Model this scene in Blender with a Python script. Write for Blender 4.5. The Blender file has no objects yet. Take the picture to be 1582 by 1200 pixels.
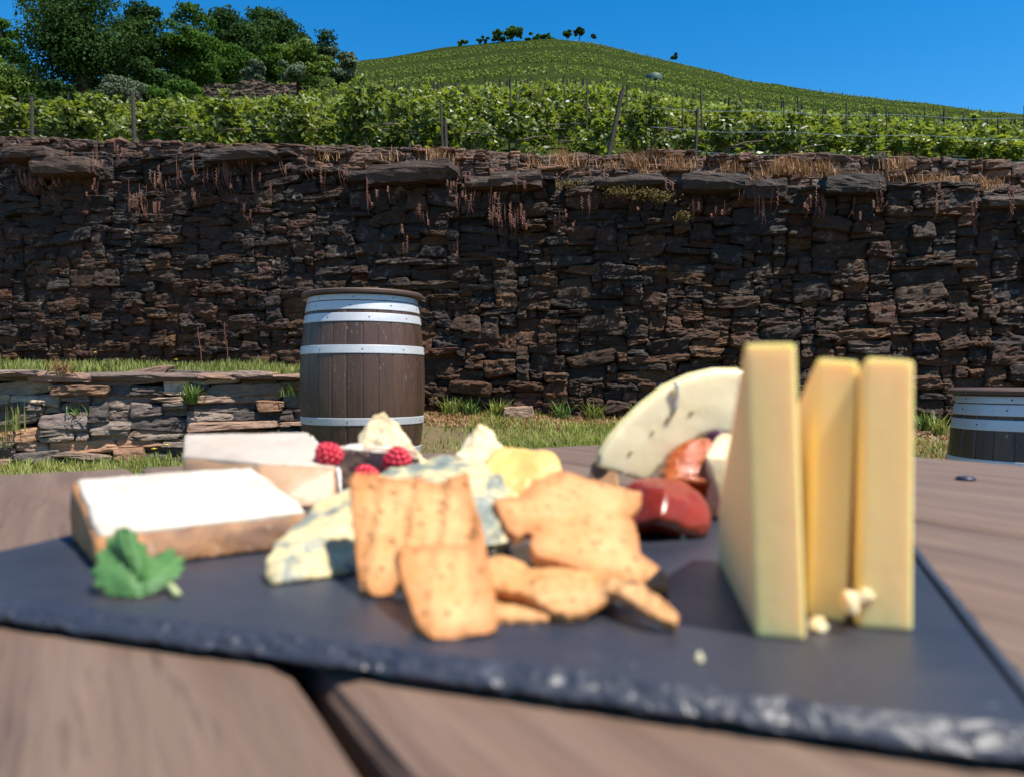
import bpy, bmesh, math, random
import numpy as np
from mathutils import Vector, Matrix, kdtree
R = math.radians
sc = bpy.context.scene
col = sc.collection

# ------------------------------------------------------------------ camera, sky, sun, exposure
CAMZ = .81
cd = bpy.data.cameras.new('camera'); cam = bpy.data.objects.new('camera', cd); col.objects.link(cam)
cam.location = (0, 0, CAMZ); cam.rotation_euler = (R(90), 0, 0)
cd.sensor_width = 36; cd.lens = 36 * 1190 / 1582; cd.shift_y = -10 / 1582
cd.clip_start = .01; cd.clip_end = 3000
cd.dof.use_dof = True; cd.dof.focus_distance = 5.0
cd.dof.aperture_fstop = (cd.lens / 1000) / .0021
sc.camera = cam
SUN_EL, SUN_AZ = 63, -32          # azimuth measured from +X towards +Y
sd = Vector((math.cos(R(SUN_EL)) * math.cos(R(SUN_AZ)), math.cos(R(SUN_EL)) * math.sin(R(SUN_AZ)), math.sin(R(SUN_EL))))
w = bpy.data.worlds.new('World'); sc.world = w; w.use_nodes = True
nt = w.node_tree; bg = nt.nodes['Background']
sky = nt.nodes.new('ShaderNodeTexSky'); sky.sky_type = 'NISHITA'; sky.sun_disc = False
sky.sun_elevation = R(SUN_EL); sky.sun_rotation = R(90 - SUN_AZ)
sky.air_density = 1.0; sky.dust_density = 0.0; sky.ozone_density = 3.0; sky.altitude = 400
hs = nt.nodes.new('ShaderNodeHueSaturation'); hs.inputs['Saturation'].default_value = 1.42; hs.inputs['Value'].default_value = 1.0
hs.inputs['Hue'].default_value = .497
nt.links.new(sky.outputs[0], hs.inputs['Color']); nt.links.new(hs.outputs[0], bg.inputs['Color'])
bg.inputs['Strength'].default_value = .108
ld = bpy.data.lights.new('sun', 'SUN'); ld.energy = 5.0; ld.angle = R(.5); ld.color = (1, .94, .83)
sun = bpy.data.objects.new('sun', ld); col.objects.link(sun)
sun.rotation_euler = (-sd).to_track_quat('-Z', 'Y').to_euler(); sun.location = sd * 30
sc.view_settings.view_transform = 'Standard'; sc.view_settings.look = 'None'
sc.view_settings.exposure = 0.80; sc.view_settings.gamma = 1; sc.view_settings.use_curve_mapping = False
sc.render.engine = 'CYCLES'
sc.cycles.use_denoising = True
sc.cycles.max_bounces = 7; sc.cycles.transparent_max_bounces = 6; sc.cycles.caustics_reflective = False; sc.cycles.caustics_refractive = False
sc.cycles.sample_clamp_indirect = 6

# ------------------------------------------------------------------ helpers
F = 1190.; HZ = 590.; CX = 791.
def PT(px, py, Y):               # point at depth Y seen there
    return ((px - CX) * Y / F, Y, CAMZ - (py - HZ) * Y / F)
def PG(px, py, z):               # point on the horizontal plane z
    Y = (CAMZ - z) * F / (py - HZ)
    return ((px - CX) * Y / F, Y, z)
TZ = .75; SZ = .756               # table top, slate top

def _h(ix, iy, iz, seed):
    n = (ix.astype(np.int64) * 374761393 + iy.astype(np.int64) * 668265263 + iz.astype(np.int64) * 2147483647 + seed * 144269504) & 0xffffffff
    n = ((n ^ (n >> 13)) * 1274126177) & 0xffffffff
    n = ((n ^ (n >> 16)) * 2246822519) & 0xffffffff
    return ((n ^ (n >> 15)) & 0xffffff) / float(0xffffff)
def noise(p, seed=0):
    p = np.asarray(p, float); i = np.floor(p).astype(np.int64); f = p - i; f = f * f * (3 - 2 * f)
    r = 0
    for a in (0, 1):
        wa = f[:, 0] if a else 1 - f[:, 0]
        for b in (0, 1):
            wb = f[:, 1] if b else 1 - f[:, 1]
            for c in (0, 1):
                wc = f[:, 2] if c else 1 - f[:, 2]
                r = r + wa * wb * wc * _h(i[:, 0] + a, i[:, 1] + b, i[:, 2] + c, seed)
    return r * 2 - 1
def fbm(p, octv=4, seed=0, gain=.5):
    p = np.asarray(p, float); r = 0; a = 1; t = 0
    for k in range(octv):
        r = r + a * noise(p * (2.03 ** k) + 17.1 * k, seed + k); t += a; a *= gain
    return r / t
def sstep(a, b, x):
    t = np.clip((x - a) / (b - a), 0, 1); return t * t * (3 - 2 * t)

def tag(o, label=None, cat=None, group=None, kind=None):
    if label: o['label'] = label
    if cat: o['category'] = cat
    if group: o['group'] = group
    if kind: o['kind'] = kind
    return o
def empty(name, loc=(0, 0, 0), label=None, cat=None, group=None, rz=0):
    o = bpy.data.objects.new(name, None); o.empty_display_size = .05; col.objects.link(o)
    o.location = loc; o.rotation_euler = (0, 0, rz); return tag(o, label, cat, group)
def link(name, me, mat=None, parent=None, loc=None):
    o = bpy.data.objects.new(name, me); col.objects.link(o)
    if mat is not None:
        for m in (mat if isinstance(mat, (list, tuple)) else [mat]): me.materials.append(m)
    if parent is not None: o.parent = parent
    if loc is not None: o.location = loc
    return o
def mesh(name, V, Fc, smooth=False, attrs=None, midx=None):
    """V (n,3); Fc (m,k) array or list of polygons"""
    me = bpy.data.meshes.new(name)
    if isinstance(Fc, np.ndarray):
        V = np.asarray(V, np.float32); m, k = Fc.shape
        me.vertices.add(len(V)); me.vertices.foreach_set('co', V.ravel())
        me.loops.add(m * k); me.loops.foreach_set('vertex_index', Fc.ravel().astype(np.int32))
        me.polygons.add(m); me.polygons.foreach_set('loop_start', np.arange(0, m * k, k, dtype=np.int32))
        me.polygons.foreach_set('loop_total', np.full(m, k, dtype=np.int32))
        me.update(calc_edges=True)
    else:
        me.from_pydata([tuple(v) for v in V], [], Fc); me.update()
    me.polygons.foreach_set('use_smooth', np.full(len(me.polygons), bool(smooth)))
    if midx is not None: me.polygons.foreach_set('material_index', np.asarray(midx, np.int32))
    for k_, a in (attrs or {}).items():
        a = np.asarray(a, np.float32)
        if a.ndim == 1:
            at = me.attributes.new(k_, 'FLOAT', 'POINT'); at.data.foreach_set('value', a)
        else:
            if a.shape[1] == 3: a = np.c_[a, np.ones(len(a), np.float32)]
            at = me.color_attributes.new(k_, 'FLOAT_COLOR', 'POINT'); at.data.foreach_set('color', a.astype(np.float32).ravel())
    me.validate(); return me
def grid_faces(nu, nv):
    i = np.arange(nu * nv).reshape(nv, nu)
    return np.stack([i[:-1, :-1].ravel(), i[:-1, 1:].ravel(), i[1:, 1:].ravel(), i[1:, :-1].ravel()], 1)
class MB:
    def __init__(s): s.v = []; s.f = []
    def add(s, v, f):
        o = len(s.v); s.v += [tuple(a) for a in v]; s.f += [tuple(o + i for i in q) for q in f]
    def tube(s, pts, rad, n=6, cap=True):
        pts = [Vector(p) for p in pts]; rad = rad if isinstance(rad, (list, tuple)) else [rad] * len(pts)
        V = []; Fc = []
        for k, p in enumerate(pts):
            d = (pts[min(k + 1, len(pts) - 1)] - pts[max(k - 1, 0)]).normalized()
            a = d.orthogonal().normalized() if k == 0 else (a - d * a.dot(d)).normalized()
            b = d.cross(a)
            for j in range(n):
                t = 2 * math.pi * j / n
                V.append(p + (a * math.cos(t) + b * math.sin(t)) * rad[k])
        for k in range(len(pts) - 1):
            for j in range(n):
                Fc.append((k * n + j, k * n + (j + 1) % n, (k + 1) * n + (j + 1) % n, (k + 1) * n + j))
        if cap: Fc.append(tuple(range(n))[::-1]); Fc.append(tuple((len(pts) - 1) * n + j for j in range(n)))
        s.add(V, Fc)
    def box(s, c, d, rot=None):
        V = []
        for x in (-1, 1):
            for y in (-1, 1):
                for z in (-1, 1):
                    p = Vector((x * d[0] / 2, y * d[1] / 2, z * d[2] / 2))
                    if rot is not None: p = rot @ p
                    V.append(p + Vector(c))
        s.add(V, [(0, 1, 3, 2), (4, 6, 7, 5), (0, 4, 5, 1), (2, 3, 7, 6), (0, 2, 6, 4), (1, 5, 7, 3)])
    def lathe(s, prof, n=48, c=(0, 0, 0), cap=True):
        V = []; Fc = []
        for (r, z) in prof:
            for j in range(n):
                t = 2 * math.pi * j / n; V.append((c[0] + r * math.cos(t), c[1] + r * math.sin(t), c[2] + z))
        for k in range(len(prof) - 1):
            for j in range(n):
                Fc.append((k * n + j, k * n + (j + 1) % n, (k + 1) * n + (j + 1) % n, (k + 1) * n + j))
        if cap: Fc.append(tuple(range(n))[::-1]); Fc.append(tuple((len(prof) - 1) * n + j for j in range(n)))
        s.add(V, Fc)
    def build(s, name, mat, parent=None, smooth=False, loc=None):
        return link(name, mesh(name, s.v, s.f, smooth), mat, parent, loc)

# ------------------------------------------------------------------ materials
class NT:
    def __init__(s, name):
        s.m = bpy.data.materials.new(name); s.m.use_nodes = True; s.t = s.m.node_tree
        s.b = s.t.nodes['Principled BSDF']; s.out = s.t.nodes['Material Output']; s._c = None
    def n(s, typ, **kw):
        o = s.t.nodes.new(typ)
        for k, v in kw.items():
            if k in o.inputs: 
                s.set(o.inputs[k], v)
            else: setattr(o, k, v)
        return o
    def set(s, inp, v):
        if hasattr(v, 'is_output'): s.t.links.new(v, inp)
        elif isinstance(v, tuple) and len(v) == 3 and inp.type == 'RGBA': inp.default_value = (*v, 1)
        else: inp.default_value = v
    def co(s, scale=(1, 1, 1), rot=(0, 0, 0), kind='Object'):
        tc = s.n('ShaderNodeTexCoord'); mp = s.n('ShaderNodeMapping'); s.t.links.new(tc.outputs[kind], mp.inputs[0])
        mp.inputs['Scale'].default_value = scale; mp.inputs['Rotation'].default_value = rot; return mp.outputs[0]
    def noise(s, vec, scale, detail=4, rough=.55, dist=0):
        o = s.n('ShaderNodeTexNoise'); s.t.links.new(vec, o.inputs['Vector'])
        o.inputs['Scale'].default_value = scale; o.inputs['Detail'].default_value = detail
        o.inputs['Roughness'].default_value = rough; o.inputs['Distortion'].default_value = dist; return o.outputs['Fac']
    def vor(s, vec, scale, feature='F1', out='Distance'):
        o = s.n('ShaderNodeTexVoronoi'); o.feature = feature; s.t.links.new(vec, o.inputs['Vector']); o.inputs['Scale'].default_value = scale
        return o.outputs[out]
    def ramp(s, fac, stops, interp='LINEAR'):
        o = s.n('ShaderNodeValToRGB'); e = o.color_ramp.elements; o.color_ramp.interpolation = interp
        while len(e) < len(stops): e.new(.5)
        for k, (p, c) in enumerate(stops):
            e[k].position = p; e[k].color = (*c, 1) if isinstance(c, tuple) else (c, c, c, 1)
        s.t.links.new(fac, o.inputs[0]); return o.outputs[0]
    def mix(s, fac, a, b, mode='MIX'):
        o = s.n('ShaderNodeMixRGB'); o.blend_type = mode
        for i, v in ((0, fac), (1, a), (2, b)): s.set(o.inputs[i], v)
        return o.outputs[0]
    def math(s, op, a, b=0., c=0.):
        o = s.n('ShaderNodeMath'); o.operation = op
        for i, v in ((0, a), (1, b), (2, c)): s.set(o.inputs[i], v)
        return o.outputs[0]
    def attr(s, name, out='Color'):
        o = s.n('ShaderNodeAttribute'); o.attribute_name = name; return o.outputs[out]
    def bump(s, h, strength=.5, dist=.01, prev=None):
        o = s.n('ShaderNodeBump'); o.inputs['Strength'].default_value = strength; o.inputs['Distance'].default_value = dist
        s.t.links.new(h, o.inputs['Height'])
        if prev is not None: s.t.links.new(prev, o.inputs['Normal'])
        return o.outputs[0]
    def fin(s, color=None, rough=None, normal=None, sss=None, sssr=(1, .5, .3), spec=None, **kw):
        b = s.b
        if color is not None: s.set(b.inputs['Base Color'], color)
        if rough is not None: s.set(b.inputs['Roughness'], rough)
        if normal is not None: s.set(b.inputs['Normal'], normal)
        if spec is not None: b.inputs['Specular IOR Level'].default_value = spec
        if sss is not None:
            b.inputs['Subsurface Weight'].default_value = 1 if sss[0] is None else sss[0]; b.inputs['Subsurface Scale'].default_value = sss[1]
            b.inputs['Subsurface Radius'].default_value = sssr
        for k, v in kw.items(): s.set(b.inputs[k.replace('_', ' ')], v)
        return s.m

def m_stone(name, warm=1., lich=.5):
    t = NT(name); c = t.co(); c2 = t.co((1, 1, 3.2))
    st = t.attr('stone')                                   # per-stone colour
    n1 = t.noise(c2, 9, 6, .7, .3); n2 = t.noise(c2, 42, 5, .7); n3 = t.noise(c, 2.2, 3)
    colr = t.mix(t.ramp(n1, [(.3, 0.), (.72, 1.)]), t.mix(1, st, (.66, .58, .55), 'MULTIPLY'), t.mix(1, st, (1.45, 1.25, 1.05), 'MULTIPLY'))
    colr = t.mix(t.ramp(n2, [(.35, .0), (.7, .55)]), colr, t.mix(1, colr, (.55, .5, .5), 'MULTIPLY'))
    lic = t.math('MULTIPLY', t.ramp(t.noise(c, 14, 5, .75), [(.56, 0.), (.68, 1.)]), t.ramp(n3, [(.35, .15), (.65, 1.)]))
    colr = t.mix(t.math('MULTIPLY', lic, lich), colr, (.34, .32, .28))
    h = t.math('ADD', t.math('MULTIPLY', n1, 1.2), t.math('MULTIPLY', n2, .5))
    return t.fin(colr, t.ramp(n2, [(.3, .62), (.7, .9)]), t.bump(h, 1., .014), spec=.4)
M_stone = m_stone('schist_stone'); M_slatewall = m_stone('grey_slate_stone', lich=.25)

def m_leaf(name, a, b, trans=.35, rough=.6, tcol=None, spec=.25):
    t = NT(name); ti = t.attr('tint', 'Fac'); oi = t.n('ShaderNodeObjectInfo')
    colr = t.mix(ti, a, b)
    colr = t.mix(.35, colr, t.mix(oi.outputs['Random'], tuple(.55 * x for x in colr_(a, b)), tuple(1.25 * x for x in colr_(a, b))))
    t.fin(colr, rough, spec=spec)
    tr = t.n('ShaderNodeBsdfTranslucent'); t.set(tr.inputs[0], t.mix(1, colr, tcol or (1.35, 1.35, .55), 'MULTIPLY'))
    mx = t.n('ShaderNodeMixShader'); mx.inputs[0].default_value = trans
    t.t.links.new(t.b.outputs[0], mx.inputs[1]); t.t.links.new(tr.outputs[0], mx.inputs[2]); t.t.links.new(mx.outputs[0], t.out.inputs[0])
    return t.m
def colr_(a, b): return tuple((x + y) / 2 for x, y in zip(a, b))
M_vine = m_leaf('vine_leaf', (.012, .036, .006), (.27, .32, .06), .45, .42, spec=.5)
M_vinefar = m_leaf('vine_leaf_far', (.03, .065, .016), (.33, .39, .12), .4, .9, spec=.03)
M_treedark = m_leaf('tree_leaf_dark', (.014, .036, .010), (.060, .115, .028), .22, .8, spec=.1)
M_treegreen = m_leaf('tree_leaf_green', (.022, .058, .010), (.10, .19, .03), .3, .8, spec=.1)
M_treegrey = m_leaf('tree_leaf_grey', (.07, .10, .06), (.17, .21, .13), .2, .6)
M_treeyel = m_leaf('tree_leaf_yellow_green', (.06, .11, .015), (.15, .22, .035), .28, .5)
M_grass = m_leaf('grass_blade', (.08, .12, .025), (.36, .39, .12), .35, .6)
M_weed = m_leaf('weed_leaf', (.05, .10, .02), (.16, .25, .06), .25, .45)
M_dry = m_leaf('dry_grass', (.20, .10, .045), (.42, .26, .13), .2, .7, (1, .8, .5))
M_spike = m_leaf('dry_flower_spike', (.16, .05, .035), (.36, .20, .14), .15, .7, (1, .7, .5))
M_moss = m_leaf('moss', (.05, .04, .01), (.14, .10, .025), .1, .8)

def m_simple(name, c, rough=.7, bump=None, var=.3, scale=8, **kw):
    t = NT(name); co = t.co(); n = t.noise(co, scale, 5)
    lo = tuple(x * (1 - var) for x in c); hi = tuple(x * (1 + var) for x in c)
    return t.fin(t.mix(n, lo, hi), rough, t.bump(n, bump[0], bump[1]) if bump else None, **kw)
M_bark = m_simple('bark', (.09, .065, .045), .9, (.6, .02), .5, 12)
M_post = m_simple('weathered_post', (.035, .028, .022), .85, (.5, .01), .5, 20)
M_wire = m_simple('wire_metal', (.35, .35, .36), .4, None, .1, 5, Metallic=.8)
M_soilwall = m_simple('wall_backing', (.02, .015, .012), 1.0)
def m_soil():
    t = NT('hill_soil'); c = t.co(); n = t.noise(c, .05, 6, .7); n2 = t.noise(c, 1.3, 6, .7)
    a = t.mix(t.ramp(n, [(.35, 0.), (.65, 1.)]), (.012, .026, .005), (.036, .045, .014))
    return t.fin(t.mix(.5, a, t.mix(n2, (.012, .026, .005), (.035, .048, .014))), 1., t.bump(n2, .8, .2), spec=.0)
M_soil = m_soil()
def m_lawn():
    t = NT('lawn_soil'); c = t.co(); n = t.noise(c, 2.1, 6, .7); n2 = t.noise(c, 28, 5, .7)
    a = t.mix(t.ramp(n, [(.42, 0.), (.6, 1.)]), (.075, .085, .022), (.20, .11, .055))
    return t.fin(t.mix(.5, a, t.mix(n2, (.04, .035, .012), (.28, .19, .11))), .95, t.bump(n2, 1, .03))
M_lawn = m_lawn()

# ------------------------------------------------------------------ terrain
def ground_z(x, y):
    x = np.asarray(x, float); y = np.asarray(y, float)
    z = .30 + .14 * (y - 4.4); z = np.maximum(z, -.02 + .02 * (y - 1)) if False else np.where(y < 2.2, -.008 + .0 * y, z)
    z = np.maximum(z, -.008)
    z = z - .24 * sstep(.9, 2.3, x) * (1 - sstep(3.7, 5.0, y))
    z = z + .05 * sstep(-1.5, -4, x)
    return z
YB = 6.6
xs = np.r_[np.linspace(-60, -7, 30), np.linspace(-6.8, 6.8, 240), np.linspace(7, 60, 30)]
ys = np.r_[np.linspace(-40, 0, 30), np.linspace(.1, YB, 150)]
X, Y = np.meshgrid(xs, ys); Z = ground_z(X, Y) + .018 * fbm(np.c_[X.ravel() * 2.2, Y.ravel() * 2.2, 0 * X.ravel()], 4, 5).reshape(X.shape) * (Y > 1)
tag(link('lawn_ground', mesh('lawn_ground', np.c_[X.ravel(), Y.ravel(), Z.ravel()], grid_faces(len(xs), len(ys)), True), M_lawn), kind='structure')

sil = np.array([(-1500, 190), (-600, 165), (0, 138), (300, 122), (540, 97), (650, 82), (760, 66), (860, 58), (920, 63), (1040, 93), (1180, 129), (1380, 154), (1582, 178), (2200, 250), (3000, 300)], float)
def Tm(u): return (HZ - np.interp(CX + F * u, sil[:, 0], sil[:, 1])) / F
def topw_px(px): return np.interp(px, [-600, 0, 300, 500, 700, 1060, 1582, 2400], [196, 212, 219, 225, 229, 239, 249, 262])     # top of the upper wall
def Tn(u): return (HZ - topw_px(CX + F * u)) / F - .045
def gfun(Yd): return np.interp(np.log(Yd), np.log([8, 13, 25, 40, 100, 380]), [0, .08, .36, .50, .60, 1.])
def hill_z(x, y):
    x = np.asarray(x, float); y = np.maximum(np.asarray(y, float), 1)
    u = np.clip(x / y, -1.9, 1.9); g = gfun(np.minimum(y, 380))
    T = Tn(u) + (Tm(u) - Tn(u)) * g
    return CAMZ + np.minimum(y, 380) * T - np.maximum(y - 380, 0) * .35
uu = np.linspace(-1.8, 1.8, 300); yy = np.exp(np.linspace(math.log(7.6), math.log(900), 260))
U, Yg = np.meshgrid(uu, yy); Xg = U * Yg
Zg = hill_z(Xg, Yg) + .06 * fbm(np.c_[Xg.ravel() * .8, Yg.ravel() * .8, 0 * Xg.ravel()], 3, 9).reshape(Xg.shape) + (Yg * .006) * fbm(np.c_[Xg.ravel() * .03, Yg.ravel() * .03, 0 * Xg.ravel()], 4, 9).reshape(Xg.shape) * (Yg > 60)
tag(link('hill', mesh('hill', np.c_[Xg.ravel(), Yg.ravel(), Zg.ravel()], grid_faces(len(uu), len(yy)), True), M_soil), kind='structure')

# ------------------------------------------------------------------ stone walls (one displaced stone surface each)
def stone_wall(name, p0, yaw, L, zbot, ztop, cw, ch, res, seed, palette, mat, depth=.05, relief=.03, thick=.4, cap=True, parent=None, drop=.25, batter=0., rk=.028, low_pal=None, skw=.22):
    """face starts at p0 and runs along yaw; zbot/ztop are functions of distance along the wall"""
    rng = np.random.default_rng(seed)
    n = int(L / res); s = np.linspace(0, L, n); zb, zt = zbot(s), ztop(s)
    m = int((zt - zb).max() / res); q = np.linspace(0, 1, m)
    S, Q = np.meshgrid(s, q); ZZ = zb[None] + (zt - zb)[None] * Q
    N = S.size; P = np.c_[S.ravel(), ZZ.ravel()]
    wv = np.c_[fbm(np.c_[P * 3.1, np.zeros(N)], 3, seed), fbm(np.c_[P * 3.1, np.zeros(N) + 9], 3, seed + 3)] * np.array([.06, .035]) * (cw / .26)
    wv += np.c_[fbm(np.c_[P * 14, np.zeros(N)], 2, seed), fbm(np.c_[P * 14, np.zeros(N) + 9], 2, seed + 3)] * np.array([.010, .008])
    W = P + wv
    # seeds on a brick-like jittered lattice
    A = cw / ch                                              # anisotropy
    zmin = zb.min() - ch * 3; zmax = zt.max() + ch * 3
    nx = int((L + 8 * cw) / cw); nz = int((zmax - zmin) / ch) + 1
    sx = -4 * cw + (np.arange(nx)[None, :] + rng.uniform(-.42, .42, (nz, nx)) + .5 * (np.arange(nz) % 2)[:, None]) * cw
    sz = zmin + (np.arange(nz)[:, None] + rng.uniform(-.40, .40, (nz, nx))) * ch
    alive = rng.random((nz, nx)) > drop
    sx = np.where(alive, sx, 1e3); skew = rng.normal(0, skw, (nz, nx)); wt = rng.uniform(-.20, .20, (nz, nx)) * cw
    gi = np.floor((W[:, 0] + 4 * cw) / cw).astype(int); gj = np.floor((W[:, 1] - zmin) / ch + .5).astype(int)
    d1 = np.full(N, 1e9); d2 = np.full(N, 1e9); id1 = np.zeros(N, int); id2 = np.zeros(N, int)
    for dj in range(-2, 3):
        for di in range(-3, 3):
            jj = np.clip(gj + dj, 0, nz - 1); ii = np.clip(gi + di, 0, nx - 1)
            dx = W[:, 0] - sx[jj, ii]; dz = (W[:, 1] - sz[jj, ii]) * A * .85
            dx2 = dx + skew[jj, ii] * dz
            d = (np.abs(dx2) ** 3 + np.abs(dz) ** 3) ** (1 / 3) - wt[jj, ii]; idx = jj * nx + ii
            b1 = d < d1; b2 = (~b1) & (d < d2) & (idx != id1)
            d2 = np.where(b1, d1, np.where(b2, d, d2)); id2 = np.where(b1, id1, np.where(b2, idx, id2))
            d1 = np.where(b1, d, d1); id1 = np.where(b1, idx, id1)
    fx = sx.ravel(); fz = sz.ravel() * A * .85
    edge = (d2 - d1) / 2
    edge = np.minimum(edge, .2)
    # per stone properties
    K = nx * nz; off = rng.normal(0, relief, K); tl = rng.normal(0, .13, (K, 2)); tl[:, 1] -= .10; rw = rng.uniform(.006, .032, K); lamp = rng.random(K) < .5; lamf = rng.uniform(28, 60, K); ci = rng.integers(0, len(palette), K); br = rng.uniform(.55, 1.4, K)
    dxs = W[:, 0] - fx[id1]; dzs = W[:, 1] - sz.ravel()[id1]
    jw = .003 + .006 * noise(np.c_[P * 9, np.zeros(N)], seed + 7)
    prof = sstep(0, 1, np.clip((edge - jw * .4) / rw[id1], 0, 1)) ** .6
    rock = fbm(np.c_[P[:, 0] * 10, P[:, 1] * 24, rng.random(K)[id1] * 40], 5, seed + 1, .6)
    led = fbm(np.c_[P[:, 0] * 4 + 3 * rng.random(K)[id1], P[:, 1] * 34, rng.random(K)[id1] * 40], 3, seed + 2, .55)
    led = np.round(led * 4) / 4 * .6 + led * .4
    hgt = prof * (depth + off[id1] + tl[id1, 0] * dxs + tl[id1, 1] * dzs * 1.6) + prof * (rk * rock + .022 * led)
    ph = P[:, 1] * lamf[id1] + 1.6 * fbm(np.c_[P[:, 0] * 5, P[:, 1] * 9, rng.random(K)[id1] * 30], 3, seed + 4)
    hgt = hgt - np.where(lamp[id1], prof * (.010 * sstep(.25, .0, np.abs(ph - np.round(ph))) + .012 * (_h(np.round(ph).astype(np.int64), id1, 0 * id1, seed) - .5)), 0)
    hgt = hgt + prof * .006 * fbm(np.c_[P[:, 0] * 45, P[:, 1] * 80, P[:, 0] * 0], 3, seed + 21, .6)
    bulge = .035 * fbm(np.c_[P * 1.1, np.zeros(N)], 2, seed + 11)
    hgt = hgt + bulge - depth
    colr = np.array(palette)[ci[id1]] * br[id1][:, None]
    if low_pal is not None:
        hf = np.clip((sz.ravel()[id1] - zb.min()) / (zt.max() - zb.min()), 0, 1) + rng.normal(0, .16, K)[id1]
        colr = np.where((hf < .45)[:, None], np.array(low_pal)[ci[id1] % len(low_pal)] * br[id1][:, None], colr)
    colr = colr * (.25 + .75 * prof)[:, None] * 0 + np.where((prof < .12)[:, None], np.array([[.022, .016, .012]]), colr)
    ca, sa = math.cos(yaw), math.sin(yaw)
    bt = batter * (ZZ.ravel() - zb.min())
    hx = hgt - bt
    VX = p0[0] + P[:, 0] * ca + hx * sa; VY = p0[1] + P[:, 0] * sa - hx * ca
    V = np.c_[VX, VY, P[:, 1]]
    FF = grid_faces(n, m)
    # back side and top so that the wall is solid
    top = V[(m - 1) * n:]; nb = len(V)
    tt = top + np.array([[-sa * thick * .5, ca * thick * .5, 0.]]) + np.c_[np.zeros(n), np.zeros(n), .012 * noise(np.c_[s * 6, s * 0, s * 0], 3)]
    bk = top.copy(); bk[:, 0] = p0[0] + s * ca - sa * thick; bk[:, 1] = p0[1] + s * sa + ca * thick
    bb = bk.copy(); bb[:, 2] = zb - .3
    V = np.r_[V, tt, bk, bb]
    colr = np.r_[colr, colr[(m - 1) * n:], colr[(m - 1) * n:], colr[(m - 1) * n:]]
    i = np.arange(n - 1)
    def strip(a, b): return np.stack([a + i, a + i + 1, b + i + 1, b + i], 1)
    FF = np.r_[FF, strip((m - 1) * n, nb), strip(nb, nb + n), strip(nb + n, nb + 2 * n)]
    return link(name, mesh(name, V, FF, False, {'stone': colr}), mat, parent), (lambda ss: None)

def box_template(nx, ny, nz):
    P = []; Q = []; o = 0
    def face(nu, nv, f):
        nonlocal o
        u, v = np.meshgrid(np.linspace(-1, 1, nu + 1), np.linspace(-1, 1, nv + 1)); P.append(f(u.ravel(), v.ravel())); Q.append(grid_faces(nu + 1, nv + 1) + o); o += u.size
    one = lambda u: np.ones_like(u)
    face(nx, nz, lambda u, v: np.c_[u, -one(u), v]); face(nx, nz, lambda u, v: np.c_[-u, one(u), v])
    face(ny, nz, lambda u, v: np.c_[one(u), u, v]); face(ny, nz, lambda u, v: np.c_[-one(u), -u, v])
    face(nx, ny, lambda u, v: np.c_[u, v, one(u)]); face(nx, ny, lambda u, v: np.c_[u, -v, -one(u)])
    P = np.concatenate(P); Q = np.concatenate(Q); U, inv = np.unique(np.round(P, 5), axis=0, return_inverse=True); return U, inv.ravel()[Q]
TEMPL = box_template(16, 3, 8)
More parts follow.
